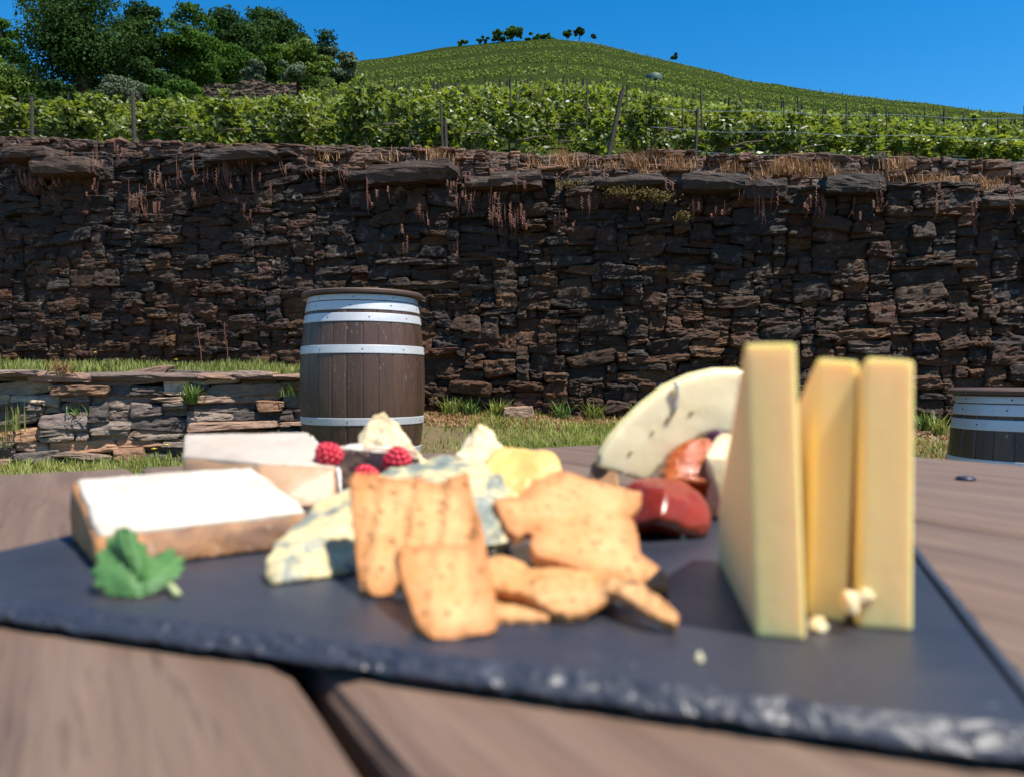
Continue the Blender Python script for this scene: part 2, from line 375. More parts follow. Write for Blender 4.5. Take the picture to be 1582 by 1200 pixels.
def block_wall(name, p0, yaw, L, zbot, ztop, seed, palette, mat, lrange=(.09, .40), hrange=(.035, .12), batter=.05, dep=.14, jit=.022, low_pal=None, chip=.008, power=7., thick=.45, big=.14, tilt=.06):
    """dry-stone wall: blocks packed on a skyline, every block a closed rough stone"""
    rg = random.Random(seed); dx = .02; n = int(L / dx); s_ = (np.arange(n) + .5) * dx
    top = ztop(s_); bot = zbot(s_); sky_ = bot + .03 * noise(np.c_[s_ * 3, s_ * 0, s_ * 0], seed); out = []
    while True:
        rem = np.where(sky_ < top - .018, sky_, 9e9); k = int(np.argmin(rem))
        if rem[k] > 1e8: break
        z0 = sky_[k]; a = k; b = k
        while a > 0 and abs(sky_[a - 1] - z0) < .016: a -= 1
        while b < n - 1 and abs(sky_[b + 1] - z0) < .016: b += 1
        run = (b - a + 1) * dx; isbig = rg.random() < big
        Ls = rg.uniform(*lrange) ** 1.0 * (rg.random() ** .6 * .7 + .3) * (1.6 if isbig else 1); Ls = max(Ls, .07)
        if run - Ls < .07 or run < .10: Ls = run if run < lrange[1] * 1.5 else run / 2
        c0 = a; c1 = min(b, a + max(1, int(round(Ls / dx))) - 1)
        if rg.random() < .5 and run > Ls + .07: c1 = b; c0 = max(a, b - max(1, int(round(Ls / dx))) + 1)
        Lr = (c1 - c0 + 1) * dx
        h = rg.uniform(*hrange) * (rg.random() ** .7 * .6 + .45) * (1.35 if isbig else 1); h = min(h, Lr * .85, max(.03, float(top[c0:c1 + 1].min() - z0) + .015)); h = max(h, .022)
        out.append(((c0 * dx + Lr / 2), z0 + h / 2, Lr, h)); sky_[c0:c1 + 1] = z0 + h
    out = np.array(out); K = len(out); r = np.random.default_rng(seed); U, Q = TEMPL; m = len(U)
    pn_ = (np.abs(U) ** power).sum(1) ** (1 / power); base = U * (np.abs(U).max(1) / pn_)[:, None]
    B_ = np.tile(base[None], (K, 1, 1)); B_[:, :, 0] *= 1 + r.normal(0, .11, (K, 1)) * B_[:, :, 2]; B_[:, :, 2] *= 1 + r.normal(0, .16, (K, 1)) * B_[:, :, 0]
    B_[:, :, 2] += r.normal(0, .12, (K, 1)) * B_[:, :, 0]
    hl = out[:, 2][:, None] / 2; hh = out[:, 3][:, None] / 2; dd = dep * r.uniform(.7, 1.1, (K, 1))
    X = B_[:, :, 0] * hl * 1.08; Y_ = B_[:, :, 1] * dd; Z_ = B_[:, :, 2] * hh * 1.15
    ra = r.normal(0, tilt, (K, 1)); X, Z_ = X - ra * Z_, Z_ + ra * X * .8
    id_ = np.repeat(np.arange(K), m); lp = np.c_[X.ravel(), Y_.ravel(), Z_.ravel()]; off = r.uniform(0, 90, (K, 3))[id_]
    n1 = fbm(lp * np.array([9, 9, 16]) + off, 4, seed, .6); n2 = fbm(lp * np.array([7, 30, 55]) + off, 3, seed + 1, .6); n3 = fbm(lp * np.array([30, 30, 30]) + off, 3, seed + 2, .6)
    led = np.round(n2 * 3.2) / 3.2
    amp = chip * (.6 + 1.0 * r.random(K))[id_]
    bd = B_.reshape(-1, 3)
    lp[:, 1] += (-1.9 * amp * n1 - 1.7 * amp * led - .8 * amp * n3); lp[:, 2] += bd[:, 2] * .9 * amp * n1 + .5 * amp * n3; lp[:, 0] += bd[:, 0] * 1.4 * amp * n3
    yo = (r.normal(0, jit, K) + dd[:, 0] - .02)[id_]; tl = r.normal(0, .06, K)[id_]; tz = (r.normal(.02, .12, K))[id_]
    S_ = out[:, 0][id_] + lp[:, 0]; ZZ = out[:, 1][id_] + lp[:, 2]; YY = lp[:, 1] + yo + tl * lp[:, 0] + tz * lp[:, 2] + batter * (ZZ - bot.min()) + .03 * noise(np.c_[S_ * .9, ZZ * 1.2, S_ * 0], seed + 5)
    ca, sa = math.cos(yaw), math.sin(yaw); V = np.c_[p0[0] + S_ * ca - YY * sa, p0[1] + S_ * sa + YY * ca, ZZ]
    F_ = (Q[None] + (np.arange(K) * m)[:, None, None]).reshape(-1, 4)
    ci = r.integers(0, len(palette), K); br = r.uniform(.5, 1.5, K); colr = np.array(palette)[ci] * br[:, None]
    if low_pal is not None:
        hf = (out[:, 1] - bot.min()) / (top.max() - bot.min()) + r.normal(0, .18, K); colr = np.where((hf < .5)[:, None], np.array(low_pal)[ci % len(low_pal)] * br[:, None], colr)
    C_ = colr[id_]
    # dark earth core behind the stones
    q = np.linspace(0, L, 80); zb, zt = zbot(q) - .4, ztop(q) - .05; W_ = []
    for (yo_, zz) in ((.06, zb), (.06 + batter * (zt.mean() - zb.mean()), zt), (thick, zt), (thick, zb)):
        W_.append(np.c_[p0[0] + q * ca - yo_ * sa, p0[1] + q * sa + yo_ * ca, zz])
    nv = len(V); V = np.r_[V, np.concatenate(W_)]; i_ = np.arange(79); st = []
    for k in range(3): st.append(np.stack([nv + k * 80 + i_, nv + k * 80 + i_ + 1, nv + (k + 1) * 80 + i_ + 1, nv + (k + 1) * 80 + i_], 1))
    F_ = np.r_[F_, np.concatenate(st)]; C_ = np.r_[C_, np.tile([[.02, .015, .012]], (320, 1))]
    print(name, 'stones', K); return link(name, mesh(name, V, F_, False, {'stone': C_}), mat)

pal_main = [(0.026, 0.017, 0.013), (0.030, 0.018, 0.013), (0.022, 0.017, 0.014), (0.038, 0.017, 0.010), (0.032, 0.020, 0.014), (0.020, 0.015, 0.013), (0.040, 0.023, 0.014), (0.024, 0.018, 0.016)]
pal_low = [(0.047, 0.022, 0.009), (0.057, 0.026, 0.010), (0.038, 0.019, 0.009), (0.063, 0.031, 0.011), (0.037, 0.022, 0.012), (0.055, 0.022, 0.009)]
WY = 6.2; WYAW = R(-10); wx0 = -6.6; wy0 = WY - math.tan(WYAW) * -wx0 * -1
wp0 = (wx0, WY + wx0 * math.tan(WYAW))
def wall_pt(s): return wp0[0] + s * math.cos(WYAW), wp0[1] + s * math.sin(WYAW)
def fronttop(s):
    x, y = wp0[0] + s * math.cos(WYAW), wp0[1] + s * math.sin(WYAW)
    px = CX + F * x / y
    py = np.interp(px, [-500, 0, 300, 430, 560, 700, 760, 860, 1000, 1010, 1250, 1300, 1582, 2200], [226, 238, 243, 250, 270, 270, 280, 274, 281, 289, 293, 287, 299, 310])
    py = py + 3.5 * noise(np.c_[s * 2.3, s * 0, s * 0], 31) + 2 * np.round(noise(np.c_[s * 1.1, s * 0 + 4, s * 0], 32) * 2)
    return CAMZ + (HZ - py) * y / F
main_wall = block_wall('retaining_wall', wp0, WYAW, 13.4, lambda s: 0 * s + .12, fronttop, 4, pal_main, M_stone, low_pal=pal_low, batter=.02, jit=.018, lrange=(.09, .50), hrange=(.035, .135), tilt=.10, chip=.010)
tag(main_wall, 'tall dark dry-stone retaining wall of brown schist behind the barrels', 'stone wall')
# capstones of the wall: big slabs proud of the face, part of the wall
def rock(c, d, seed, rot=0, nsub=3, amp=.16, flat=1.):
    bm = bmesh.new(); bmesh.ops.create_cube(bm, size=1); bmesh.ops.subdivide_edges(bm, edges=bm.edges[:], cuts=2 ** nsub - 1, use_grid_fill=True)
    V = np.array([v.co[:] for v in bm.verts]); Fq = [tuple(v.index for v in f.verts) for f in bm.faces]; bm.free()
    r = np.linalg.norm(V, axis=1, keepdims=True); sph = V / r * .5
    V = V * .72 + sph * .40
    V = V * (1 + amp * fbm(V * 1.7 + seed * 3.3, 3, seed)[:, None])
    V[:, 2] += .14 * np.round(3 * fbm(np.c_[V[:, 0] * 1.5, V[:, 1] * 1.5, V[:, 2] * 4] + seed, 3, seed + 1)) / 3
    V = V * np.array(d); V = V + .010 * fbm(V * np.array([22, 22, 60]) + seed, 3, seed + 2)[:, None] * np.array([[.6, .8, .6]])
    ca, sa = math.cos(rot), math.sin(rot)
    V = np.c_[V[:, 0] * ca - V[:, 1] * sa, V[:, 0] * sa + V[:, 1] * ca, V[:, 2]] + np.array(c)
    return V, Fq
def rocks_obj(name, items, mat, parent, palette, seed=0):
    rng = np.random.default_rng(seed); VV = []; FF = []; CC = []; o = 0
    for k, (c, d, rot) in enumerate(items):
        V, Fq = rock(c, d, seed * 50 + k, rot)
        VV.append(V); FF.append(np.array(Fq) + o); o += len(V)
        cc = np.array(palette[rng.integers(0, len(palette))]) * rng.uniform(.7, 1.35); CC.append(np.tile(cc, (len(V), 1)))
    return link(name, mesh(name, np.concatenate(VV), np.concatenate(FF), False, {'stone': np.concatenate(CC)}), mat, parent)
rng = random.Random(5)
items = []
s = .2
while s < 13.2:
    L = rng.uniform(.22, .62); h = rng.uniform(.07, .15); x, y = wall_pt(s + L / 2)
    z = float(fronttop(np.array([s + L / 2]))[0])
    items.append(((x, y + .19 - rng.uniform(0, .07), z - h * .35 + rng.uniform(-.02, .03)), (L * 1.05, rng.uniform(.25, .34), h), WYAW + rng.uniform(-.12, .12)))
    s += L * rng.uniform(2.2, 4.5)
for px, py, wpx, hpx in ((345, 232, 0, 0),): pass
for px, py, L, h in ((640, 274, .70, .15), (110, 262, .55, .15), (240, 300, .0, .0), (1100, 290, .52, .13), (1310, 292, .42, .13), (975, 288, .5, .08), (60, 243, .45, .10), (380, 246, .6, .1), (800, 284, .4, .12), (1180, 300, .3, .14)):
    yq = 6.12 + PT(px, py, 6.12)[0] * math.tan(WYAW) + .165
    if L: items.append(((PT(px, py, yq)[0], yq, PT(px, py, yq)[2]), (L, .36, h), WYAW + rng.uniform(-.1, .1)))
rocks_obj('capstone_course', items, M_stone, main_wall, [(.050, .038, .032), (.062, .046, .036), (.042, .034, .030), (.060, .040, .030)], 3)

# narrow ledge behind the wall top, and the low upper wall
UY = 7.5; up0 = (-8.0, UY + 8.0 * .03)
def upt(s): return up0[0] + s, up0[1] - .03 * s
def uppertop(s):
    x = up0[0] + s; y = up0[1] - .03 * s; px = CX + F * x / y
    return CAMZ + (HZ - topw_px(px)) * y / F + .02 * noise(np.c_[s * 1.9, s * 0, s * 0], 8)
upper = block_wall('upper_terrace_wall', up0, math.atan(-.03), 16.4, lambda s: uppertop(s) - .72, uppertop, 9, [(.09, .055, .042), (.11, .065, .045), (.075, .055, .048), (.13, .075, .05)], M_stone, lrange=(.1, .32), hrange=(.04, .1), batter=.03)
tag(upper, 'low reddish-brown stone wall with dry tufts, set back above the tall wall', 'stone wall')
n = 160; s = np.linspace(0, 13.4, n); x, y = wall_pt(s); zt = fronttop(s)
ux = x; usi = ux - up0[0]; uyv = up0[1] - .03 * usi; uz = uppertop(usi) - .52
V = np.r_[np.c_[x, y + .12, zt - .09], np.c_[x, (y + uyv) / 2, (zt - .05 + uz) / 2 + .03 * noise(np.c_[s * 3, s * 0, s * 0], 2)], np.c_[ux, uyv + .1, uz]]
tag(link('ledge_ground', mesh('ledge_ground', V, grid_faces(n, 3), True), M_lawn), kind='structure')

# left low wall + terrace
lyaw = R(17); lp_r = (-1.22, 4.95)                            # right end of the low wall
Ll = 4.6; lp0 = (lp_r[0] - Ll * math.cos(lyaw), lp_r[1] - Ll * math.sin(lyaw))
def ltop(s): return .865 + .02 * noise(np.c_[s * 1.7, s * 0, s * 0], 3) - .10 * sstep(Ll - .35, Ll, s)
low = block_wall('low_terrace_wall', lp0, lyaw, Ll, lambda s: 0 * s + .20, lambda s: ltop(s) - .02, 23, [(.21, .165, .14), (.25, .18, .145), (.16, .14, .14), (.32, .20, .13), (.19, .17, .155), (.09, .082, .085), (.42, .37, .31)], M_slatewall,
    lrange=(.14, .62), hrange=(.03, .105), batter=.10, jit=.020, power=10., chip=.007, dep=.15, big=.1)
tag(low, 'low sunlit dry-stone wall of flat grey slabs left of the barrel', 'stone wall')
items = []; s = .1; rng = random.Random(8)
for (a, b, h, c_) in ((-30, 38, .035, 0), (30, 118, .05, 1), (124, 292, .055, 2), (296, 350, .035, 3), (345, 408, .05, 4), (404, 470, .035, 4)):
    Yc = 4.68 + (a + b) / 2 / 470 * .22
    x = (a + b - 2 * CX) / 2 * Yc / F
    Yc = lp_r[1] + (x - lp_r[0]) * math.tan(lyaw)
    x = ((a + b) / 2 - CX) * Yc / F
    items.append(((x, Yc + .19 + rng.uniform(-.03, .02), .862 - h * .3 + rng.uniform(-.012, .008)), ((b - a) * Yc / F * 1.02, .34, h), lyaw + rng.uniform(-.06, .06)))
x = -4.0
while x > lp0[0] + .3:
    items.append(((x, lp_r[1] + (x - lp_r[0]) * math.tan(lyaw) + .18, .855), (.5, .34, .05), lyaw)); x -= .48
rocks_obj('coping_slab', items, M_slatewall, low, [(.20, .14, .115), (.25, .18, .15), (.17, .14, .13)], 7)
def terrace_z(x, y): return .845 + .12 * np.clip((y - 4.9) / 1.3, 0, 1)
n = 80; xx = np.linspace(lp0[0] - 6, -.95, n); V = []
for k, f in enumerate((0, .5, 1)):
    y0 = lp_r[1] + (xx - lp_r[0]) * math.tan(lyaw) + .12; y1 = WY + xx * math.tan(WYAW) + .2
    yv = y0 + (y1 - y0) * f; V.append(np.c_[xx, yv, .845 + .10 * f + 0 * xx])
V.append(np.c_[np.full(3, -.95), [V[0][-1, 1], V[1][-1, 1], V[2][-1, 1]], [.1, .3, .3]])
V = np.concatenate(V); Fq = [tuple(q) for q in grid_faces(n, 3)] + [(n - 1, 3 * n, 3 * n + 1, 2 * n - 1), (2 * n - 1, 3 * n + 1, 3 * n + 2, 3 * n - 1)]
tag(link('terrace_ground', mesh('terrace_ground', V, Fq, True), M_lawn), kind='structure')
# loose stones closing the end of the low wall, hidden behind the barrel for the most part
items = [((lp_r[0] + .10 + .06 * k, lp_r[1] + .02 + .08 * (k % 2), .36 + .09 * k * .9), (.34 - .03 * k, .34, .10), .2 * k) for k in range(5)]
rocks_obj('end_stone_stack', items, M_slatewall, low, [(.17, .14, .125), (.13, .12, .12)], 9)

# ------------------------------------------------------------------ leaves / blades generators
def leaf_cards(P, N, size, rng, tint, lobes=False, fold=.35):
    """one bent leaf per point, all as quads (2 per leaf) around a midrib"""
    n = len(P); N = N / (np.linalg.norm(N, axis=1, keepdims=True) + 1e-9)
    a = rng.normal(size=(n, 3)); a -= (a * N).sum(1, keepdims=True) * N; a /= np.linalg.norm(a, axis=1, keepdims=True) + 1e-9
    b = np.cross(N, a); s = (size * rng.uniform(.6, 1.3, n))[:, None]
    o0 = P - a * s * .5; o1 = P + a * s * .55; 
    l = P + b * s * .5 + N * s * fold * .5 + a * s * rng.uniform(-.2, .2, (n, 1)); r = P - b * s * .5 + N * s * fold * .5 + a * s * rng.uniform(-.2, .2, (n, 1))
    if lobes:
        l2 = P + b * s * .33 - a * s * .42 + N * s * .1; r2 = P - b * s * .33 - a * s * .42 + N * s * .1
        o0 = P - a * s * .25
        V = np.stack([o0, l2, l, o1, r, r2], 1).reshape(-1, 3); i = np.arange(n)[:, None] * 6
        Fc = np.r_[i + [0, 3, 2, 1], i + [0, 5, 4, 3]]
        return V, Fc, np.repeat(tint, 6)
    V = np.stack([o0, r, o1, l], 1).reshape(-1, 3); Fc = np.arange(n)[:, None] * 4 + [0, 1, 2, 3]
    return V, Fc, np.repeat(tint, 4)
def blades(P, h, wd, rng, lean=.35, tint=None):
    n = len(P); th = rng.uniform(0, 2 * np.pi, n); d = np.c_[np.cos(th), np.sin(th), 0 * th]; q = np.c_[-np.sin(th), np.cos(th), 0 * th]
    h = h[:, None] * np.ones((1, 1)); ln = lean * rng.uniform(.1, 1.3, n)[:, None]
    up = np.array([[0, 0, 1.]]); wd = wd * rng.uniform(.6, 1.3, n)[:, None]
    b0 = P - q * wd; b1 = P + q * wd; m0 = P + up * h * .55 + d * h * ln * .35 - q * wd * .8; m1 = m0 + q * wd * 1.6
    t0 = P + up * h + d * h * ln - q * wd * .12; t1 = t0 + q * wd * .24
    V = np.stack([b0, b1, m1, m0, t1, t0], 1).reshape(-1, 3); i = np.arange(n)[:, None] * 6
    Fc = np.r_[i + [0, 1, 2, 3], i + [3, 2, 4, 5]]
    return V, Fc, np.repeat(tint if tint is not None else rng.random(n), 6)

# ------------------------------------------------------------------ vineyard
def make_vine_meshes(k, nleaf, size, lob, hh=1.2, wid=.92, dep=.5):
    rng = np.random.default_rng(100 + k)
    c = []; 
    for j in range(9): c.append((rng.uniform(-wid * .45, wid * .45), rng.uniform(-dep * .35, dep * .35), rng.uniform(.22, hh * .95), rng.uniform(.13, .27)))
    for j in range(6): c.append((rng.uniform(-wid * .5, wid * .5), rng.uniform(-.12, .12), hh + rng.uniform(-.15, .22), rng.uniform(.05, .11)))
    c = np.array(c); wgt = c[:, 3] ** 2; idx = rng.choice(len(c), nleaf, p=wgt / wgt.sum())
    d = rng.normal(size=(nleaf, 3)); d /= np.linalg.norm(d, axis=1, keepdims=True)
    rr = (rng.random(nleaf) ** .45)[:, None]
    P = c[idx, :3] + d * c[idx, 3:4] * rr * np.array([[1.15, 1, 1.25]])
    N = d + rng.normal(size=(nleaf, 3)) * .6 + np.array([[0, -.2, .5]])
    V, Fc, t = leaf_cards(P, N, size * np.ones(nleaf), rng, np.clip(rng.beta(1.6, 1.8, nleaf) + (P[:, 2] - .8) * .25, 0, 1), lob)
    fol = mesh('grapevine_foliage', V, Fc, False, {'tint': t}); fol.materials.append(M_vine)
    mb = MB(); pts = [(0, 0, -.15), (.02, 0, .2), (-.03 + .02 * k % .05, .02, .45), (.04, 0, .62)]
    mb.tube(pts, [.035, .028, .024, .02], 6)
    mb.tube([(.04, 0, .6), (.3, .02, .7), (.55, 0, .72)], [.018, .014, .01], 5); mb.tube([(.04, 0, .6), (-.25, 0, .7), (-.5, 0, .7)], [.018, .014, .01], 5)
    tr = mesh('grapevine_trunk', mb.v, mb.f); tr.materials.append(M_bark)
    return fol, tr
near_var = [make_vine_meshes(k, 720, .092, True, 1.15, .70) for k in range(7)]
mid_var = [make_vine_meshes(20 + k, 300, .145, False, 1.2) for k in range(6)]
rngv = random.Random(3)
cnt = 0; rows = []
yv = 12.6
while yv < 60: rows.append(yv); yv += 2.05 if yv < 28 else 3.4
def ORD(n):
    a = ['', 'first', 'second', 'third', 'fourth', 'fifth', 'sixth', 'seventh', 'eighth', 'ninth', 'tenth', 'eleventh', 'twelfth', 'thirteenth', 'fourteenth', 'fifteenth', 'sixteenth', 'seventeenth', 'eighteenth', 'nineteenth']
    if n < 20: return a[n]
    t = {2: 'twent', 3: 'thirt', 4: 'fort', 5: 'fift', 6: 'sixt'}[n // 10]
    return t + 'ieth' if n % 10 == 0 else t + 'y-' + a[n % 10]
ordw = ['first', 'second', 'third', 'fourth', 'fifth', 'sixth', 'seventh', 'eighth', 'ninth', 'tenth', 'eleventh', 'twelfth', 'thirteenth', 'fourteenth', 'fifteenth', 'sixteenth', 'seventeenth', 'eighteenth', 'nineteenth', 'twentieth', 'twenty-first', 'twenty-second', 'twenty-third', 'twenty-fourth']
extra = []                                                   # vines that go into the single far object
rown = ['front', 'second', 'third', 'fourth', 'fifth', 'sixth', 'seventh', 'eighth', 'ninth', 'tenth', 'eleventh', 'twelfth']
for ri, Yr in enumerate(rows):
    sp = 1.16 if ri < 12 else 1.3; x = -.95 * Yr + rngv.random(); ordn = 0
    while x < .95 * Yr:
        jy = Yr + rngv.uniform(-.12, .12) + .25 * math.sin(x * .21); gap = rngv.random() < (.03 if ri else .04)
        u = x / jy
        if not gap:
            if abs(u) < .70 and cnt < 296:
                right = sstep(.35, .66, u) if ri == 0 else 0
                fol, tr = (near_var if ri < 3 else mid_var)[rngv.randrange(7 if ri < 3 else 6)]
                if ri == 0:
                    lab = f'leafy grapevine in the front row above the wall, {ordw[min(ordn, 23)]} from the left'; grp = 'grapevines of the front row'
                    ordn += 1
                else:
                    ordn += 1; lab = f'leafy green grapevine in the {rown[ri]} row of the vineyard, {ORD(ordn)} from the left'; grp = f'grapevines of the {rown[ri]} row'
                v = empty('grapevine', (x, jy, float(hill_z(x, jy))), lab, 'grapevine', grp, rngv.uniform(-.15, .15) + math.pi * rngv.randrange(2))
                hsc = rngv.choice((.74, .84, .9, .96, 1.04)) * (1 - .28 * float(right)) * (1.05 if -.2 < u < .2 else .97)
                v.scale = (rngv.uniform(.95, 1.2), 1.1, hsc)
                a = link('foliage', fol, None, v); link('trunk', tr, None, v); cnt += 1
            else: extra.append((x, jy, float(hill_z(x, jy)), 1.2, 46 if jy < 40 else 30))
        x += sp * rngv.uniform(.9, 1.12)
yv = 62.; krow = 0
while yv < 384:
    sp = 1.0 + yv / 500; x = -.78 * yv
    while x < .78 * yv:
        jx = x + rngv.uniform(-.3, .3); jy = yv + 3.5 * math.sin(jx * .021 + yv * .05) + rngv.uniform(-.4, .4)
        px = CX + F * jx / jy
        dens = 1.
        if px < 300 and jy < 300: dens = .35 if jy > 70 else .9
        if rngv.random() < dens * .93: extra.append((jx, jy, float(hill_z(jx, jy)), rngv.uniform(1.2, 1.9) if jy < 90 else rngv.uniform(.7, 1.25), 18 if jy < 150 else 12))
        x += sp
    krow += 1; yv += ((4.5 if yv < 90 else 5) + yv / 26) * (2.8 if krow % 4 == 0 else .9)
rng = np.random.default_rng(77)
PP = []; NN = []; SS = []; TT = []
for (x, y, z, h, nl) in extra:
    t = rng.random((nl, 3)); PP.append(np.c_[x + (t[:, 0] - .5) * (.7 + .2 * h), y + (t[:, 1] - .5) * .5, z + .15 + t[:, 2] ** .8 * h])
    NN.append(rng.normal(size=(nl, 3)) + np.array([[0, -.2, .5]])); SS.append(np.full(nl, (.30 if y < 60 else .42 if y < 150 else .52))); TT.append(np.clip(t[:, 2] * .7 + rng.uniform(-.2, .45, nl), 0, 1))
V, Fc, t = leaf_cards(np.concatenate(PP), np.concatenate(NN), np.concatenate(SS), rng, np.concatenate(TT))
sv = []; sf = []
for k, (x, y, z, h, nl) in enumerate(extra):
    if k % 3 or y < 40: continue
    w_ = .05 + y * .00012; o = len(sv); H_ = h + .7; sv += [(x - w_, y, z - .2), (x + w_, y, z - .2), (x + w_, y, z + H_), (x - w_, y, z + H_), (x, y - w_, z - .2), (x, y + w_, z - .2), (x, y + w_, z + H_), (x, y - w_, z + H_)]
    sf += [(o, o + 1, o + 2, o + 3), (o + 4, o + 5, o + 6, o + 7)]
tag(link('distant_stakes', mesh('distant_stakes', sv, sf), M_post), 'hundreds of thin stakes standing among the small distant vines', 'stakes', kind='stuff')
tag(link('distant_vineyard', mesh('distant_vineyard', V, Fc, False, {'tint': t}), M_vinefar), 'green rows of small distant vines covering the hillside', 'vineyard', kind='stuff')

# posts and wires
def post(px, ytop, ybot, Yd, dx=0, r=.03, label='', mat=None, grp='vineyard posts'):
    t_ = Vector(PT(px + dx, ytop, Yd)); x0 = PT(px, ybot, Yd)[0]
    zb = float(hill_z(x0, Yd)) - .2
    mb = MB(); mb.tube([(x0, Yd, zb), ((x0 + t_.x) / 2 + .01, Yd, (zb + t_.z) / 2), (t_.x, Yd, t_.z)], [r, r * .95, r * .85], 7)
    o = mb.build('vineyard_post', mat or M_post); tag(o, label, 'post', grp); return o
post(928, 141, 235, 12.2, 33, .042, 'dark leaning wooden post sticking out of the front vines')
post(684, 160, 228, 11.9, -3, .022, 'thin grey post in the front vines, nearest to the wall coping'); post(689, 185, 229, 11.9, -1, .028, 'short pale post beside the thin grey one')
post(1070, 168, 238, 12.0, 8, .024, 'slim tilted grey post right of the leaning dark post')
post(699, 138, 230, 14.2, -2, .022, 'tall thin post just right of the short pale post')
post(208, 142, 215, 12.1, -3, .035, 'dark post in the vines below the grey olive bush'); post(48, 150, 210, 12.0, 1, .03, 'dark post near the left edge of the vineyard')
post(795, 145, 228, 14.3, 3, .022, 'thin post behind the front vines, left of the leaning post')
rngp = random.Random(12)
for k in range(34):
    px = 560 + k * 31 + rngp.uniform(-9, 9); Yd = rngp.choice([14.9, 17., 19.2, 21.2]); 
    if abs(px - 930) < 15: continue
    z = float(hill_z((px - CX) * Yd / F, Yd)); pyt = HZ - (z + rngp.uniform(1.3, 1.7) - CAMZ) * F / Yd
    post(px, pyt, pyt + 60, Yd, rngp.uniform(-4, 4), .02, f'thin dark stake among the rear vine rows, {ORD(k + 1)} from the left', None, 'thin stakes among the rear vine rows')
for k, (zz, nm) in enumerate(((.45, 'lowest'), (.8, 'middle'), (1.12, 'top'))):
    mb = MB(); pts = [(x, 12.15, float(hill_z(x, 12.15)) + zz + .02 * math.sin(x * 3 + k)) for x in np.linspace(2.2, 9.5, 14)]
    mb.tube(pts, .0035, 4); tag(mb.build('trellis_wire', M_wire), f'{nm} thin wire stretched along the front vines at right', 'wire', 'trellis wires')

# trees
def tree(name, px, pytop, pybot, wpx, Yd, mat, label, seed, cat='tree', nl=9000, ls=None, npuff=26, group=None, trunk=True, squash=.9, openness=.0):
    rng = np.random.default_rng(seed); x = (px - CX) * Yd / F; zt = CAMZ + (HZ - pytop) * Yd / F; zc0 = CAMZ + (HZ - pybot) * Yd / F
    zg = float(hill_z(x, Yd)); r = wpx * Yd / F / 2; h = zt - zc0
    e = empty(name, (x, Yd, zg), label, cat, group)
    cz = (zt + zc0) / 2 - zg
    c = []; R0 = min(r, h / 2)
    for j in range(npuff):
        d = rng.normal(size=3); d /= np.linalg.norm(d); q = rng.random() ** .4
        pr = R0 * rng.uniform(.16, .36)
        c.append((d[0] * (r - pr * .6) * q, d[1] * (r * squash - pr) * q, cz + d[2] * (h / 2 - pr * .8) * q, pr))
    c = np.array(c); idx = rng.choice(len(c), nl, p=c[:, 3] ** 2 / (c[:, 3] ** 2).sum())
    d = rng.normal(size=(nl, 3)); d[:, 2] += .25; d /= np.linalg.norm(d, axis=1, keepdims=True)
    rad = c[idx, 3:4] * (.55 + .62 * rng.random((nl, 1)) ** .8) * (1 + .55 * fbm(d * 2.3 + c[idx, :3], 3, seed)[:, None])
    P = c[idx, :3] + d * rad * np.array([[1.25, 1.1, .72]])
    ls = ls or Yd * .0034
    V, Fc, t = leaf_cards(P, d + rng.normal(size=(nl, 3)) * .5, np.full(nl, ls), rng, np.clip(rng.random(nl) * .7 + .15 + rng.uniform(-.2, .2, len(c))[idx], 0, 1), False, .5)
    me = mesh('crown', V, Fc, False, {'tint': t}); link('crown', me, mat, e)
    if trunk:
        mb = MB(); mb.tube([(0, 0, -.5), (r * .04, 0, cz * .5), (0, 0, cz)], [r * .09, r * .07, r * .04], 8)
        for k in range(7):
            j = c[k]; mb.tube([(0, 0, max(.1, cz - h * .3)), (j[0] * .5, j[1] * .5, (cz + j[2]) / 2), (j[0], j[1], j[2])], [r * .04, r * .028, r * .012], 5)
        mb.build('trunk', M_bark, e)
    return e
tree('oak_tree', 128, -45, 185, 215, 62, M_treedark, 'largest dark green tree at the upper left, cut by the top edge', 1, nl=26000, npuff=70)
tree('oak_tree', 222, -12, 175, 90, 64, M_treedark, 'dark tree joining the right flank of the largest tree', 31, nl=12000, npuff=34)
tree('leafy_tree', 288, 4, 180, 104, 66, M_treegreen, 'bright green full tree just right of the largest dark tree', 2, nl=16000, npuff=50)
tree('leafy_tree', 366, 10, 125, 118, 160, M_treedark, 'dark green tree on the slope behind the bright green tree', 3, nl=9000, npuff=34)
tree('leafy_tree', 422, 8, 125, 108, 190, M_treedark, 'rounded dark tree standing tallest on the slope right of the trees', 4, nl=9000, npuff=34)
tree('leafy_tree', 484, 36, 135, 100, 200, M_treedark, 'smaller dark tree at the right end of the tree group', 5, nl=7000, npuff=26)
tree('leafy_tree', 0, 20, 190, 74, 80, M_treegreen, 'green tree cut by the left edge of the photo', 6, nl=10000, npuff=34)
tree('shrub', 25, 80, 190, 110, 60, M_treeyel, 'yellow-green bush at the left edge under the tree', 7, 'shrub', 9000, npuff=30, trunk=False)
tree('shrub', 345, 62, 150, 105, 140, M_treegreen, 'green bush below the slope trees, left of the grey olive', 8, 'shrub', 6000, npuff=24, trunk=False)
tree('olive_tree', 396, 91, 130, 54, 120, M_treegrey, 'pale grey olive bush above the bare terrace bank', 9, 'olive tree', 3500, npuff=16, trunk=False)
tree('olive_tree', 188, 105, 175, 66, 48, M_treegrey, 'loose grey-green olive bush in front of the largest tree', 10, 'olive tree', 3500, npuff=18, ls=.16)
tree('shrub', 402, 60, 135, 100, 170, M_treegreen, 'green bush right of the grey olive on the slope', 11, 'shrub', 5000, npuff=20, trunk=False)
tree('shrub', 455, 66, 142, 150, 180, M_treeyel, 'light green bush below the right end of the tree group', 12, 'shrub', 6000, npuff=24, trunk=False)
